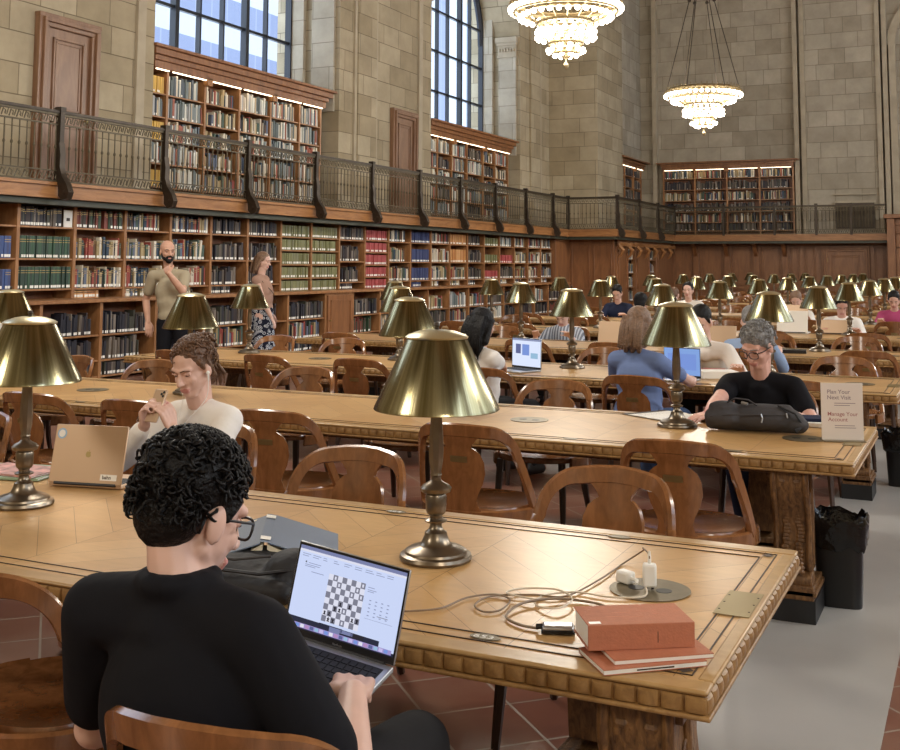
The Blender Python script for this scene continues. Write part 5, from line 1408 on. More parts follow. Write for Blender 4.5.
# ------------------------------------------------------------------ things on the tables
def frame_at(o, ang, tilt=0):
    return Matrix.Translation(o) @ Matrix.Rotation(ang, 4, 'Z') @ Matrix.Rotation(tilt, 4, 'X')
def laptop(name, label, T, W, D, a, metal, screen=None, group=None, logo=False, simple=False):
    """T maps the hinge frame (x across, -y towards the user, z up) to the world"""
    root = thing(name, label, 'laptop', T.translation, 0, group); Tl = Matrix.Translation(-V(T.translation)) @ T
    m = MB(); th = .012
    m.box(-W/2, W/2, -D, 0, 0, th, metal, Tl); b_ = m.build('base', root, bevel=.003)
    m = MB()
    nr, nc = 5, 14; kx, ky = (W-.03)/nc, (D*.5)/nr
    m.box(-W/2+.013, W/2-.013, -D*.62, -D*.10, th, th+.0004, M['key'], Tl)
    for r in range(nr):
        for c in range(nc):
            if r == 0 and 3 < c < 9 and c != 4: continue
            x0 = -W/2+.015+c*kx; x1 = x0+kx*(.86 if not (r == 0 and c == 4) else 4.86)
            m.box(x0, x1, -D*.61+r*ky, -D*.61+(r+.84)*ky, th+.0004, th+.0018, M['key'], Tl)
    k = m.build('keyboard', b_)
    m = MB(); m.box(-W*.17, W*.17, -D*.96, -D*.66, th, th+.0004, M['alu'] if metal is M['alu'] else metal, Tl); m.build('trackpad', b_)
    TS = Tl @ Matrix.Translation((0, 0, th)) @ Matrix.Rotation(a, 4, 'X')     # lid lies along +y, inner face is +z before opening
    m = MB(); m.box(-W/2, W/2, 0, D, -.006, 0, metal, TS); lid = m.build('lid', root, bevel=.003)
    m = MB(); m.box(-W/2+.002, W/2-.002, .002, D-.002, 0, .0006, M['black'], TS); m.build('bezel', lid)
    m = MB(); m.tube([TS @ V((-W*.42, 0, -.003)), TS @ V((W*.42, 0, -.003))], .006, M['key'], 8); m.build('hinge', root)
    x0, x1, y0, y1 = -W/2+.006, W/2-.006, .016, D-.007
    S = TS @ Matrix.Translation((x0, y0, .0007)) @ Matrix.Diagonal((x1-x0, y1-y0, 1, 1))
    m = MB()
    def q(u0, u1, v0, v1, mt, z=0): m.add([S @ V((u0, v0, z)), S @ V((u1, v0, z)), S @ V((u1, v1, z)), S @ V((u0, v1, z))], [(0, 1, 2, 3)], mt)
    if screen: screen(m, q, S)
    else: q(0, 1, 0, 1, M['scr_dark'])
    m.build('display', lid, smooth=0)
    if logo:
        Bk = TS @ Matrix.Translation((0, D*.5, -.0063)) @ Matrix.Rotation(PI, 4, 'Y')
        n = 28; pts = []
        for i in range(n):
            t = 2*PI*i/n; x, y = .0105*math.sin(t), .0115*math.cos(t)
            if y > 0: y -= .0025*math.exp(-(x/.003)**2)
            else: y += .0015*math.exp(-(x/.003)**2)
            if math.hypot(x-.0135, y-.002) < .006: k_ = .0060/max(1e-5, math.hypot(x-.0135, y-.002)); x, y = .0135+(x-.0135)*k_, .002+(y-.002)*k_
            pts.append((x, y))
        m = MB(); m.prism(pts, 0, .0004, logo, Bk); m.prism([(0, .0115), (.001, .0145), (.0035, .0165), (.004, .0165), (.0035, .0135), (.0015, .0115)][::-1], 0, .0004, logo, Bk); m.build('logo', lid)
    return root, lid, TS
M['scr_dark'] = emis('dim display', srgb(70, 76, 90), .5)
M['scr_bg'] = emis('page white', srgb(196, 208, 240), 1.0); M['scr_grey'] = emis('board grey', srgb(128, 130, 148), .85)
M['scr_lt'] = emis('board light', srgb(214, 216, 232), 1.0); M['scr_ink'] = emis('screen ink', srgb(36, 36, 48), .8); M['scr_line'] = emis('screen text', srgb(140, 150, 186), .9)
M['scr_purple'] = emis('dock lilac', srgb(158, 146, 206), .9); M['scr_navy'] = emis('desktop navy', srgb(34, 40, 64), .8); M['scr_mid'] = emis('desktop blue', srgb(120, 128, 170), .9)
ICON = [emis('icon %d' % i, srgb(*c), .9) for i, c in enumerate(((200, 190, 235), (120, 150, 220), (225, 225, 240), (180, 140, 190), (90, 100, 150), (150, 190, 220)))]
def chess(m, q, S):
    q(0, 1, 0, 1, M['scr_navy'])
    q(0, .86, .135, 1, M['scr_bg'], .00005); q(.86, 1, .04, 1, M['scr_bg'], .00005); q(.0, 1, .955, 1, M['scr_mid'], .0001); q(0, 1, .93, .958, M['scr_lt'], .0001)
    q(.30, .52, .10, .14, M['scr_navy'], .0001); q(.40, .50, .07, .13, M['scr_mid'], .00015); q(.60, .72, .08, .135, M['scr_ink'], .0001); q(.50, .62, .09, .13, M['scr_mid'], .0001)
    q(.02, .98, .015, .07, M['scr_purple'], .0002)
    for i in range(20): q(.04+i*.046, .075+i*.046, .022, .063, ICON[i % 6], .0003)
    bu0, bu1, bv0, bv1 = .31, .655, .17, .745; du, dv = (bu1-bu0)/8, (bv1-bv0)/8
    for r in range(8):
        for c in range(8): q(bu0+c*du, bu0+(c+1)*du, bv0+r*dv, bv0+(r+1)*dv, M['scr_grey'] if (r+c) % 2 == 0 else M['scr_lt'], .0001)
    def piece(c, r, mt, kind):
        u, v = bu0+(c+.5)*du, bv0+(r+.5)*dv; g = .0003
        q(u-du*.3, u+du*.3, v-dv*.36, v-dv*.22, mt, g); q(u-du*.16, u+du*.16, v-dv*.22, v+dv*.1, mt, g)
        if kind == 'p': q(u-du*.2, u+du*.2, v+dv*.02, v+dv*.26, mt, g)
        elif kind == 'r': [q(u+du*k-.003, u+du*k+.003, v+dv*.1, v+dv*.36, mt, g) for k in (-.24, 0, .24)]; q(u-du*.28, u+du*.28, v+dv*.05, v+dv*.2, mt, g)
        elif kind == 'k': q(u-du*.28, u+du*.28, v, v+dv*.22, mt, g); q(u-du*.05, u+du*.05, v+dv*.2, v+dv*.42, mt, g); q(u-du*.14, u+du*.14, v+dv*.29, v+dv*.35, mt, g)
        else: q(u-du*.28, u+du*.1, v+dv*.06, v+dv*.3, mt, g); q(u-du*.05, u+du*.25, v-dv*.1, v+dv*.34, mt, g)
    def outl(c, r):
        u, v = bu0+(c+.5)*du, bv0+(r+.5)*dv; g = .0003; K = M['scr_grey']
        q(u-du*.28, u+du*.28, v-dv*.36, v+dv*.36, K, g); q(u-du*.18, u+du*.18, v-dv*.26, v+dv*.26, M['scr_lt'], .0004)
    for c, r, k in ((0, 1, 'p'), (1, 1, 'p'), (2, 2, 'n'), (3, 3, 'p'), (5, 3, 'p'), (3, 2, 'p'), (6, 1, 'p'), (7, 1, 'n'), (1, 0, 'k'), (2, 0, 'r')): piece(c, r, M['scr_ink'], k)
    for c, r in ((1, 7), (2, 6), (7, 7), (6, 6), (5, 5), (7, 5), (4, 2), (4, 0)): outl(c, r)
    rr = random.Random(2)
    for v in (.90, .875): 
        for i in range(9): u = .03+i*.1; q(u, u+rr.uniform(.03, .08), v, v+.008, M['scr_line'], .0001)
    q(.07, .082, .80, .82, M['scr_ink'], .0002)
    for i, (u, v, l) in enumerate(((.10, .80, .12), (.07, .775, .14), (.07, .755, .10), (.14, .70, .12), (.68, .71, .06), (.68, .68, .08), (.68, .66, .06))): q(u, u+l, v, v+.008, M['scr_line'], .0001)
    for i in range(5):
        for j in range(4): u = .71+j*.055; v = .56-i*.045; q(u, u+.018, v, v+.012, M['scr_line'], .0001)
    q(.69, .95, .345, .349, M['scr_line'], .0001); q(.80, .9, .40, .408, M['scr_grey'], .0001)
Rl = Matrix(((.993, .0174, .1167), (.0052, .9817, -.1904), (-.1178, .1897, .9747))).to_4x4()
T = Matrix.Translation((-1.229, 2.048, .757)) @ Rl
r_, lid, TS = laptop('laptop', 'open silver laptop with a chess game, on the lap of the man in black', T, .27, .188, 1.22, M['alu'], chess)
o = text_mesh('MacBook', .006, TS @ Matrix.Translation((-.012, .005, .0008)), M['alu'], 'lettering', None, .0001); o.parent = lid
# gold laptop
T = frame_at((-2.915, 3.10, .7618), PI+.2)
r_, lid, TS = laptop('laptop', 'gold laptop seen from the back with a round blue sticker, on the nearest table', T, .292, .205, PI/2+.22, M['gold_alu'], None, logo=M['plate'])
Bk = TS @ Matrix.Translation((0, 0, -.0063)) @ Matrix.Rotation(PI, 4, 'Y')
m = MB(); m.lathe([(0, 0), (.019, 0), (.019, .0004), (0, .0005)], plain('blue sticker', srgb(150, 184, 214), .5), n=24, T=Bk @ Matrix.Translation((-.118, .172, 0)), cap=False)
m.lathe([(0, .0005), (.013, .0005), (.013, .0007), (0, .0008)], M['white'], n=20, T=Bk @ Matrix.Translation((-.118, .172, 0)), cap=False); m.build('round_sticker', lid)
m = MB(); m.box(.06, .125, .015, .036, 0, .0004, M['paper'], Bk); st = m.build('name_sticker', lid)
o = text_mesh('bahn', .018, Bk @ Matrix.Translation((.068, .020, .0005)), M['ebony'], 'lettering', None, .0001, bold=.0004); o.parent = st
# other laptops
M['scr_mix'] = emis('web page', srgb(206, 216, 238), 1.1)
def webpage(m, q, S):
    q(0, 1, 0, 1, M['scr_mix']); q(0, 1, .93, 1, M['scr_line'], .0001); q(.35, .6, .4, .8, ICON[1], .0001); q(.12, .3, .45, .8, ICON[4], .0001); q(.65, .9, .3, .5, ICON[5], .0001)
def bluepage(m, q, S): q(0, 1, 0, 1, M['screen_blue']); q(.1, .9, .2, .8, ICON[1], .0001)
laptop('laptop', 'open laptop with a bright web page before the reader with long black hair', frame_at((-3.16, 8.02, .7612), -.45), .33, .23, 1.9-.35, M['alu'], webpage)
laptop('laptop', 'open laptop with a plain blue screen before the reader in blue', frame_at((-1.93, 7.92, .7612), -.30), .30, .21, 1.6, M['alu'], bluepage)
laptop('laptop', 'tan laptop lid leaning back behind the white-shirted arm, on the fourth table', frame_at((-2.25, 10.66, .7612), PI+.1), .33, .23, PI/2+.25, M['gold_alu'])
laptop('laptop', 'tan laptop lid left of the head of the reader in blue, on the fourth table', frame_at((-3.42, 11.05, .7612), PI-.1), .30, .22, PI/2+.2, M['gold_alu'])
laptop('laptop', 'small tan laptop in front of the white-shirted reader near the right edge', frame_at((-1.60, 13.95, .7612), PI), .36, .16, PI/2+.2, M['gold_alu'])
laptop('laptop', 'silver-white laptop lid left of the small tan one on the fifth table', frame_at((-2.05, 13.9, .7612), PI), .36, .26, PI/2+.2, M['paper'])
laptop('laptop', 'tan laptop lid on the sixth table, left of the tall lamp near the sign', frame_at((-2.36, 16.1, .7612), PI), .40, .26, PI/2+.2, M['gold_alu'])

# books
def closed_book(name, label, o, ang, L_, W_, Tt, cover, pages, tag_=False, hard=.004, group=None):
    """spine along local x at y=0, pages towards +y"""
    t = thing(name, label, 'book', o, ang, group)
    m = MB(); h = .0022
    m.box(0, L_, 0, W_, 0, h, cover); m.box(0, L_, 0, W_, Tt-h, Tt, cover); m.box(0, L_, -.0015, .003, 0, Tt, cover); m.build('cover', t, bevel=.0012)
    m = MB(); m.box(.004, L_-.004, .003, W_-.004, h, Tt-h, pages); m.build('pages', t)
    return t
OR = plain('terracotta cloth', srgb(184, 116, 86), .6, nscale=60, namt=.06, bump=.15, bscale=200)
a = math.atan2(.121, .189)
t = closed_book('book', 'thin terracotta book at the bottom of the stack at the table corner', (-.521, 2.306, .7612), a+PI, .225, .135, .013, OR, M['cream'])
t.rotation_euler = (0, 0, a+PI-.12); t.location = (-.60, 2.42, .7612); 
bpy.data.objects.remove(t.children[0]); 
for c in list(t.children): bpy.data.objects.remove(c)
def paperback(name, label, o, ang, L_, W_, T_, extra=0):
    t = thing(name, label, 'book', o, ang)
    m = MB(); m.box(0, L_, 0, W_, T_-.0016, T_, OR); m.box(0, L_, 0, W_, 0, .0016, OR); m.box(0, L_, W_-.002, W_, 0, T_, OR); m.build('cover', t)
    m = MB(); m.box(.001, L_-.001, .0005, W_-.002, .0016, T_-.0016, M['paper']); p = m.build('pages', t)
    return t, p
bpy.data.objects.remove(t)
t, p = paperback('book', 'terracotta paperback at the bottom of the stack at the table corner', (-.690, 2.162, .7612), .70, .222, .135, .011)
m = MB(); m.box(.07, .15, -.0004, .0005, .004, .0065, M['ebony']); m.build('stamp', p)
t, p = paperback('book', 'terracotta paperback in the middle of the stack at the table corner', (-.678, 2.194, .7724), .66, .212, .13, .010)
t = closed_book('book', 'thick terracotta book with a white call label, on top of the stack', (-.742, 2.222, .7826), a, .224, .128, .050, OR, M['paper'])
m = MB(); m.box(.006, .03, .008, .022, .050, .0504, M['white']); m.build('call_label', t)
m = MB(); 
for i, (x, y, l) in enumerate(((.05, .05, .05), (.07, .075, .04), (.10, .045, .03), (.12, .08, .03), (.155, .06, .012), (.16, .085, .012))): m.box(x, x+l, y, y+.0012, .050, .0502, plain('gilt lettering', srgb(216, 140, 110), .5) if i == 0 else m.ms[0])
m.box(.145, .1465, -.0022, -.0015, .012, .034, M['ebony']); m.build('title', t)
# blue-grey book lying open face down on the rucksack
BG = plain('blue grey cloth', srgb(104, 116, 134), .6, bump=.1, bscale=200)
s0, s1 = V((-1.813, 2.661, .86)), V((-1.65, 2.392, .86)); dx = (s1-s0).normalized(); dz = V((0, 0, 1)); dy = dz.cross(dx)
t = thing('book', 'blue-grey book with a labelled spine lying open face down behind the laptop', 'book', s0)
Ls = (s1-s0).length
m = MB(); pm = MB()
for sg in (1, -1):
    tip = dy*sg*.185+V((0, 0, -.055 if sg > 0 else -.05)); nrm = V((0, 0, .003))
    A = [dy*sg*.012, dy*sg*.012+dx*Ls, tip+dx*Ls, tip]
    m.add([p for p in A]+[p-nrm for p in A], [(0, 1, 2, 3), (7, 6, 5, 4), (0, 4, 5, 1), (1, 5, 6, 2), (2, 6, 7, 3), (3, 7, 4, 0)], BG)
    n = 6
    for i in range(n):
        f0, f1 = i/n, (i+1)/n
        def pg(f, zz): return dy*sg*(.006+.172*f)+V((0, 0, -.004-.05*f-zz-.012*math.sin(PI*f)))
        for zz in (.0, .012): pass
        a0, a1 = pg(f0, 0), pg(f1, 0); b0, b1 = pg(f0, .014), pg(f1, .014)
        e0, e1 = dx*.004, dx*(Ls-.004)
        pm.add([a0+e0, a1+e0, b1+e0, b0+e0, a0+e1, a1+e1, b1+e1, b0+e1], [(0, 1, 2, 3), (4, 7, 6, 5), (0, 4, 5, 1), (3, 2, 6, 7), (1, 5, 6, 2), (0, 3, 7, 4)], M['cream'])
m.add([dy*.012, dy*.012+dx*Ls, -dy*.012+dx*Ls+V((0, 0, .004)), -dy*.012+V((0, 0, .004))], [(0, 1, 2, 3)], BG)
m.build('cover', t); pm.build('pages', t)
m = MB()
for x in (.02, .26): 
    m = MB(); m.add([dy*.013+dx*x+V((0, 0, .0025)), dy*.013+dx*(x+.035)+V((0, 0, .0025)), -dy*.013+dx*(x+.035)+V((0, 0, .0065)), -dy*.013+dx*x+V((0, 0, .0065))], [(0, 1, 2, 3)], M['calltag'])
    m.build('spine_label', t)
m = MB()
m.add([-dy*.04+dx*.01+V((0, 0, -.008)), -dy*.04+dx*.03+V((0, 0, -.008)), -dy*.11+dx*.03+V((0, 0, -.029)), -dy*.11+dx*.01+V((0, 0, -.029))], [(3, 2, 1, 0), (0, 1, 2, 3)], M['paper'])
m.build('catalogue_card', t)
# rucksacks
def bag(name, label, o, ang, prims, straps, mt, vox=.008):
    t = thing(name, label, 'bag', o, ang)
    m_ = remesh(prims, vox, 4, 'body'); m_.materials.append(mt); b_ = bpy.data.objects.new('bag_body', m_); COL.objects.link(b_); b_.parent = t
    for st in straps:
        m = MB(); m.tube(st[1], st[2], st[3], 6, flat=st[4] if len(st) > 4 else None); m.build(st[0], t)
    return t
M['bagcloth'] = plain('black nylon', srgb(30, 30, 33), .7, bump=1.0, bscale=14)
M['baggrey'] = plain('charcoal nylon', srgb(62, 60, 62), .8, bump=1.0, bscale=14)
bag('rucksack', 'soft black rucksack slumped behind the laptop, under the open book', (-1.64, 2.37, .7612), .0,
    [('e', V((0, .04, .035)), (.20, .16, .035), I3), ('e', V((-.05, .02, .045)), (.13, .12, .036), I3), ('c', V((-.12, -.10, .03)), V((.14, -.12, .03)), .028, .028), ('c', V((.1, .1, .03)), V((.18, -.04, .03)), .028, .028), ('e', V((.11, -.03, .06)), (.07, .07, .05), I3)],
    [('strap', [(-.1, -.12, .05), (-.02, -.15, .075), (.08, -.13, .07), (.16, -.06, .075)], .009, M['bagcloth'], .5), ('zip', [(-.12, -.07, .078), (-.02, -.09, .083), (.08, -.08, .10)], .0035, M['baggrey'])], M['bagcloth'])
bag('rucksack', 'black rucksack with silver zip pulls lying in front of the grey-haired reader', (-1.02, 5.62, .7612), .08,
    [('e', V((.05, 0, .065)), (.19, .11, .066), I3), ('e', V((-.13, .0, .06)), (.11, .12, .06), I3), ('e', V((-.14, -.02, .11)), (.075, .07, .03), I3), ('c', V((-.05, -.02, .10)), V((.16, .0, .105)), .03, .028), ('c', V((-.2, -.03, .03)), V((.22, -.03, .03)), .03, .03), ('e', V((.2, -.02, .04)), (.06, .06, .04), I3)],
    [('handle', [(-.12, -.05, .135), (-.08, -.06, .158), (-.02, -.05, .152), (.02, -.04, .125)], .007, M['baggrey'], .6), ('strap', [(.12, -.04, .13), (.2, -.08, .10), (.235, -.05, .04), (.20, -.1, .02)], .010, M['bagcloth'], .5),
     ('zip', [(-.2, -.09, .07), (-.1, -.12, .085), (.05, -.11, .09), (.17, -.08, .09)], .0035, M['baggrey']), ('zip_pull', [(.045, -.113, .095), (.052, -.118, .075), (.047, -.12, .055)], .004, M['alu']), ('zip_pull', [(.16, -.085, .10), (.165, -.095, .08)], .0035, M['alu']), ('buckle', [(-.05, -.065, .14), (-.02, -.075, .135)], .007, M['alu'])], M['baggrey'])
# open book and papers before the reader
def open_book(label, o, ang, W_, L_, mt, cat='book', name='open_book', th=.012):
    t = thing(name, label, cat, o, ang); m = MB(); n = 8
    for sg in (1, -1):
        for i in range(n):
            def z(f): return th*(math.sin(min(1, f*1.25)*PI)**.5*.5+.5*(1-f)) if f > 0 else th*.3
            f0, f1 = i/n, (i+1)/n; x0, x1 = sg*W_*f0, sg*W_*f1
            m.add([(x0, -L_/2, z(f0)), (x1, -L_/2, z(f1)), (x1, L_/2, z(f1)), (x0, L_/2, z(f0)), (x0, -L_/2, .001), (x1, -L_/2, .001), (x1, L_/2, .001), (x0, L_/2, .001)], [(0, 1, 2, 3), (0, 4, 5, 1), (3, 2, 6, 7)], mt)
    m.build('pages', t, smooth=60)
    m = MB(); m.box(-W_-.005, W_+.005, -L_/2-.004, L_/2+.004, 0, .0015, M['darkband']); m.build('cover', t)
    rr_ = random.Random(len(label)); m = MB()
    for sg in (1, -1):
        for i in range(9):
            yy = -L_/2+.03+i*(L_-.06)/9; m.box(min(sg*W_*.25, sg*W_*.8), max(sg*W_*.25, sg*W_*(.6+.2*rr_.random())), yy, yy+.002, th*.95, th*.97, M['scr_txt'])
    m.build('print', t)
    return t
M['scr_txt'] = plain('grey print', srgb(130, 130, 134), .8)
open_book('open magazine with white pages under the lamp, left of the rucksack', (-1.52, 5.93, .7612), -.55, .20, .30, M['paper'], th=.007)
open_book('yellow-toned open book beneath the reader hand, right of the lamp base', (-1.27, 5.93, .7622), -.2, .11, .20, M['cream'], th=.010)
open_book('book held open in the hands of the grey-haired reader', (-1.03, 6.0, .7612), .1, .14, .22, M['paper'], th=.018)
t = closed_book('book', 'blue-covered book lying on a white one, between rucksack and sign', (-.86, 5.88, .783), .25, .22, .15, .016, M['cloth_navy'], M['paper'])
t = closed_book('book', 'white book at the bottom of the pair beside the sign', (-.85, 5.86, .7612), .1, .22, .16, .021, M['paper'], M['paper'])
t = closed_book('book', 'thin green magazine at the left edge of the nearest table', (-3.50, 3.02, .7612), .25, .36, .26, .010, plain('green cover', srgb(150, 176, 150), .5), M['paper'])
t = closed_book('book', 'pink and black brochure lying on the green magazine at the left edge', (-3.47, 3.08, .7716), .05, .30, .19, .008, plain('pink cover', srgb(200, 150, 146), .5, nscale=25, namt=.5), M['paper'])
t = closed_book('book', 'pink book lying on the fifth table behind the grey-haired reader', (-1.95, 11.15-2.75+.0, .7612), .0, .2, .14, .03, plain('rose cover', srgb(190, 120, 116), .5), M['paper'])
t = closed_book('book', 'dark book on the fourth table right of the pale blue shirt', (-1.72, 10.7, .7612), .1, .26, .16, .03, M['black'], M['paper'])
t = closed_book('book', 'white book beside the dark one on the fourth table', (-2.02, 10.7, .7612), -.05, .24, .16, .025, M['paper'], M['paper'])
t = closed_book('book', 'open white papers stacked before the white-shirted arm on the third table', (-1.80, 8.0, .7612), .5, .26, .18, .05, M['paper'], M['paper'])
# folded sunglasses
m = MB()
for s in (-1, 1): m.sphere((s*.03, 0, .018), (.024, .005, .017), M['black'], 10); m.tube([(s*.055, 0, .024), (s*.03, .03, .012), (-s*.03, .035, .008)], .003, M['black'], 5)
m.tube([(-.01, 0, .022), (.01, 0, .022)], .003, M['black'], 5)
tag(m.build('sunglasses', loc=(-1.86, 7.62, .7612), rz=.3), 'folded dark sunglasses near the hand of the reader in blue', 'sunglasses')

# acrylic sign
a_ = .33
t = thing('table_sign', 'pale sign in a clear stand at the right end of the second table', 'sign', (-.595, 5.49, .7612), a_)
SW, SHt = .188, .262
m = MB(); m.box(-SW/2, SW/2, -.0025, .0025, .002, SHt, plain('sign board', srgb(226, 216, 206), .3)); bd = m.build('board', t, bevel=.001)
m = MB(); m.box(-SW/2, SW/2, -.05, .05, 0, .0025, M['nickel']); m.build('foot', t)
TXI = plain('sign red print', srgb(168, 112, 106), .6); TXG = plain('sign grey print', srgb(140, 122, 126), .6)
def st(txt, x, z, s, mt):
    o = text_mesh(txt, s, Matrix.Translation((x, -.0029, z)) @ Matrix.Rotation(PI/2, 4, 'X'), mt, 'lettering', None, .0001, bold=.0002); o.parent = bd
st('Plan Your', -.067, .213, .026, TXG); st('Next Visit', -.067, .187, .026, TXG); st('Manage Your', -.067, .112, .0255, TXI); st('Account', -.064, .087, .0255, TXI)
m = MB()
for z, l in ((.168, .095), (.158, .07), (.066, .09), (.056, .095)): m.box(-.035, -.035+l, -.0029, -.0025, z, z+.0028, TXG)
m.build('small_print', bd)

# chargers, hub and cables on the nearest table
W_ = M['white']
t = thing('charger', 'upright white power adapter plugged into the round socket plate', 'charger', (-.765, 2.772, .7622), .3)
m = MB(); m.box(-.017, .017, -.014, .014, .006, .062, W_); m.build('body', t, bevel=.006)
m = MB(); m.box(-.010, -.004, -.002, .002, 0, .008, M['black']); m.box(.004, .010, -.002, .002, 0, .008, M['black']); m.build('prongs', t)
m = MB(); m.lathe([(.0045, 0), (.004, .02), (.0025, .03)], W_, c=(0, 0, .062), n=10); m.build('plug', t)
t = thing('charger', 'white power adapter lying on its side by the round socket plate', 'charger', (-.835, 2.80, .7622), -.5)
m = MB(); m.box(-.022, .022, -.015, .015, .0, .030, W_); m.build('body', t, bevel=.006)
m = MB(); m.tube([(.022, 0, .015), (.04, 0, .014), (.05, -.01, .01)], [.006, .005, .003], W_, 8); m.build('plug', t)
t = thing('usb_hub', 'small chrome and black hub joined to thin cables beside the books', 'hub', (-.862, 2.375, .7622), .35); t.scale = (1.15, 1.6, 1.2)
m = MB(); m.box(-.03, .03, -.013, .013, .002, .012, M['alu']); m.build('shell', t, bevel=.004)
m = MB(); m.box(-.032, .032, -.015, .015, 0, .004, M['black']); m.build('underside', t); m = MB(); m.tube([(-.03, 0, .007), (-.042, 0, .006)], .005, M['black'], 8); m.build('connector', t)
M['cable'] = plain('taupe cable', srgb(126, 104, 80), .5); M['cablew'] = plain('cream cable', srgb(214, 200, 178), .5)
def smooth(pts, n=8):
    P_ = [V(p) for p in pts]; P_ = [P_[0]*2-P_[1]]+P_+[P_[-1]*2-P_[-2]]; out = []
    for i in range(1, len(P_)-2):
        for k in range(n):
            t_ = k/n; a, b_, c, d = P_[i-1:i+3]
            out.append(.5*((2*b_)+(-a+c)*t_+(2*a-5*b_+4*c-d)*t_*t_+(-a+3*b_-3*c+d)*t_**3))
    out.append(P_[-2]); return out
z = .7640
c1 = smooth([(-1.30, 2.30, z), (-1.22, 2.345, z), (-1.16, 2.40, z), (-1.14, 2.50, z), (-1.09, 2.555, z), (-1.04, 2.53, z), (-1.03, 2.45, z), (-1.06, 2.42, z), (-1.10, 2.46, z), (-1.09, 2.54, z), (-1.0, 2.585, z+.003), (-.93, 2.62, z), (-.90, 2.80, z), (-.89, 2.98, z), (-.84, 2.98, .80), (-.80, 2.84, .842), (-.767, 2.775, .845), (-.765, 2.772, .828)])
m = MB(); m.tube(c1, .0022, M['cable'], 6); tag(m.build('cable'), 'thin taupe cable looping from the laptop across to the upright adapter', 'cable')
c2 = smooth([(-.905, 2.365, z), (-.95, 2.37, z), (-1.0, 2.41, z), (-1.0, 2.50, z+.004), (-.95, 2.57, z+.004), (-.88, 2.60, z), (-.82, 2.58, z), (-.79, 2.50, z), (-.80, 2.42, z), (-.79, 2.41, z)])
m = MB(); m.tube(c2, .003, M['cable'], 6); tag(m.build('cable'), 'thicker taupe cable curving from the hub round behind the books', 'cable')
c3 = smooth([(-.775, 2.775, .772), (-.76, 2.70, z), (-.83, 2.66, z), (-.92, 2.66, z), (-.98, 2.60, z), (-.97, 2.52, z), (-.91, 2.50, z+.006), (-.90, 2.58, z+.006), (-.96, 2.64, z+.006), (-1.04, 2.62, z+.004), (-1.06, 2.56, z+.006), (-.98, 2.54, z+.006)])
m = MB(); m.tube(c3, .0024, M['cablew'], 6); tag(m.build('cable'), 'cream cable coiled between the lying adapter and the hub', 'cable')

# phone in the woman's hands, earphones
T = Matrix.Translation((-2.985, 3.555, .995)) @ Matrix.Rotation(-.1, 4, 'Z') @ Matrix.Rotation(-.45, 4, 'X')
t = thing('mobile_phone', 'gold mobile phone held up by the woman in white', 'phone', (-2.985, 3.555, .995)); Tp = Matrix.Translation((2.985, -3.555, -.995)) @ T
m = MB(); Tp = Tp @ Matrix.Diagonal((.9, .9, .9, 1)); m.box(-.037, .037, -.004, .004, -.076, .076, M['gold_alu'], Tp); b_ = m.build('case', t, bevel=.004)
m = MB(); m.box(-.035, .035, .004, .0045, -.073, .073, M['scr_dark'], Tp); m.build('screen', t)
m = MB(); 
for x, z_ in ((.024, .062), (.024, .044), (.012, .053)): m.lathe([(0, 0), (.006, 0), (.006, .002), (0, .0025)], M['black'], T=Tp @ Matrix.Translation((x, -.004, z_)) @ Matrix.Rotation(PI/2, 4, 'X'), n=12, cap=False)
m.build('camera_lens', t)
pf = P['phone']; H = pf['H']; mwi = pf['root'].matrix_basis
wl = lambda v: Matrix.Translation(pf['root'].location) @ Matrix.Rotation(pf['root'].rotation_euler[2], 4, 'Z') @ V(v)
for sx, nm in ((1, 'white wired earphone in the ear nearer the camera of the phone holder'), (-1, 'white wired earphone on the hidden side of the phone holder')):
    e0 = wl(H(sx*.079, .005, -.018)); e1 = wl(H(sx*.078, .012, -.05)); e2 = wl(H(sx*.06, .035, -.12)); e3 = wl(pf['neck']+V((sx*.03, .11, -.07))); e4 = wl(pf['chest']+V((0, .19, .02)))
    t = thing('earphone', nm, 'earphone', e0); m = MB(); m.sphere((0, 0, 0), .008, M['white'], 8); m.tube([V((0, 0, 0)), e1-e0], [.005, .003], M['white'], 6); m.build('earbud', t)
    m = MB(); m.tube(smooth([e1-e0, e2-e0, e3-e0, e4-e0]), .0014, M['white'], 5); m.build('wire', t)

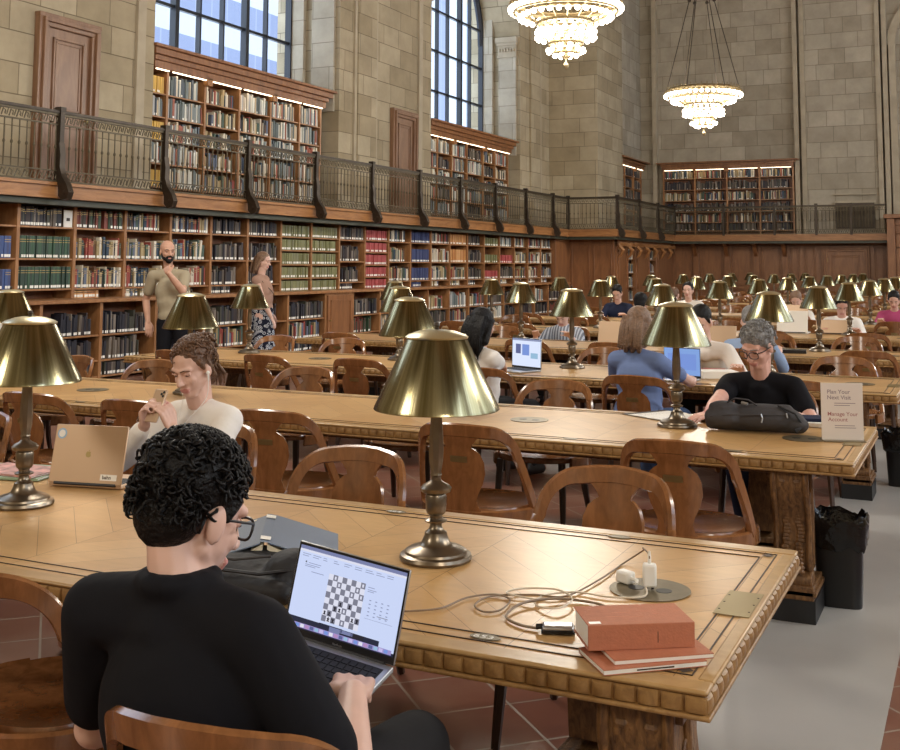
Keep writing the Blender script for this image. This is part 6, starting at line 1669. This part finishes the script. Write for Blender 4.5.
# waste bins
def bin_(label, o, ang, liner=True, h=.34, w=.26, d=.2):
    t = thing('waste_bin', label, 'bin', o, ang)
    def ringp(sx, sy, z, n=28): return [(math.copysign(abs(math.cos(2*PI*i/n))**.45, math.cos(2*PI*i/n))*sx, math.copysign(abs(math.sin(2*PI*i/n))**.45, math.sin(2*PI*i/n))*sy, z) for i in range(n)]
    def loft(m, rs, mt, n=28):
        vs = [p for r in rs for p in r]; m.add(vs, [(j*n+i, j*n+(i+1) % n, (j+1)*n+(i+1) % n, (j+1)*n+i) for j in range(len(rs)-1) for i in range(n)], mt)
    m = MB(); b0 = (w*.40, d*.40); rs = [ringp(.001, .001, 0), ringp(*b0, 0), ringp(w*.44, d*.44, h*.6), ringp(w*.46, d*.46, h), ringp(w*.45, d*.45, h), ringp(w*.43, d*.43, h*.6)]; loft(m, rs, M['black']); m.build('body', t)
    if liner:
        rr = random.Random(4); m = MB()
        rs = [ringp(w*.455, d*.455, h*.70), ringp(w*.50, d*.50, h*.72), ringp(w*.52, d*.52, h*.85), ringp(w*.54, d*.54, h*1.0), ringp(w*.50, d*.50, h*1.06), ringp(w*.44, d*.44, h*1.0), ringp(w*.40, d*.40, h*.8), ringp(w*.1, d*.1, h*.7)]
        rs = [[(x*(1+rr.uniform(-.05, .05)), y*(1+rr.uniform(-.05, .05)), z+rr.uniform(-.018, .018)) for x, y, z in r] for r in rs]
        loft(m, rs, M['black_bag']); m.build('liner', t, smooth=50)
bin_('black waste bin with a shiny liner beside the second table end', (-.60, 5.28, FZ+.003), .06, h=.36, w=.23, d=.20)
bin_('black waste bin farther back at the right edge of the photo', (-.50, 8.25, FZ+.003), .0)
# white bag hanging on a chair and papers on a seat
m = MB(); m.box(-.12, .12, -.05, .05, 0, .02, M['paper']); m.box(-.10, .11, -.04, .06, .02, .035, M['paper'])
tag(m.build('paper_stack', loc=(-2.32, 6.14, .4445), rz=.1), 'white papers lying on the seat under the second table', 'papers')

b_ = P['skirt']; m = MB(); nk = b_['neck']; ch_ = b_['chest']
m.tube(smooth([nk+V((.10, .03, -.05)), nk+V((.10, .085, -.12)), ch_+V((.02, .15, -.02)), ch_+V((-.12, .14, -.18)), ch_+V((-.17, 0, -.26)), ch_+V((-.1, -.13, -.14)), nk+V((.06, -.10, -.10)), nk+V((.10, .0, -.045))]), .008, M['iron_dark'], 6, flat=.5)
o = m.build('bag_strap', b_['root'])
# ------------------------------------------------------------------ light
w = bpy.data.worlds.new('world'); scn.world = w; w.use_nodes = True
bg = w.node_tree.nodes['Background']; bg.inputs[0].default_value = (.72, .84, 1.0, 1); bg.inputs[1].default_value = 4.6
def point(x, y, z, e, r=.5, col=(1, .93, .82)):
    l = bpy.data.lights.new('chandelier_light', 'POINT'); l.energy = e; l.shadow_soft_size = r; l.color = col
    o = bpy.data.objects.new('chandelier_light', l); COL.objects.link(o); o.location = (x, y, z); return o
for y in (16.4, 26.2): point(-5.8, y, 5.25, 520, .75)
for y in (-3.2, 6.6): point(-5.8, y, 5.3, 640, .75)
for y in (-3.2, 6.6, 16.4, 26.2): point(4.6, y, 5.3, 640, .75)
scn.view_settings.exposure = .07
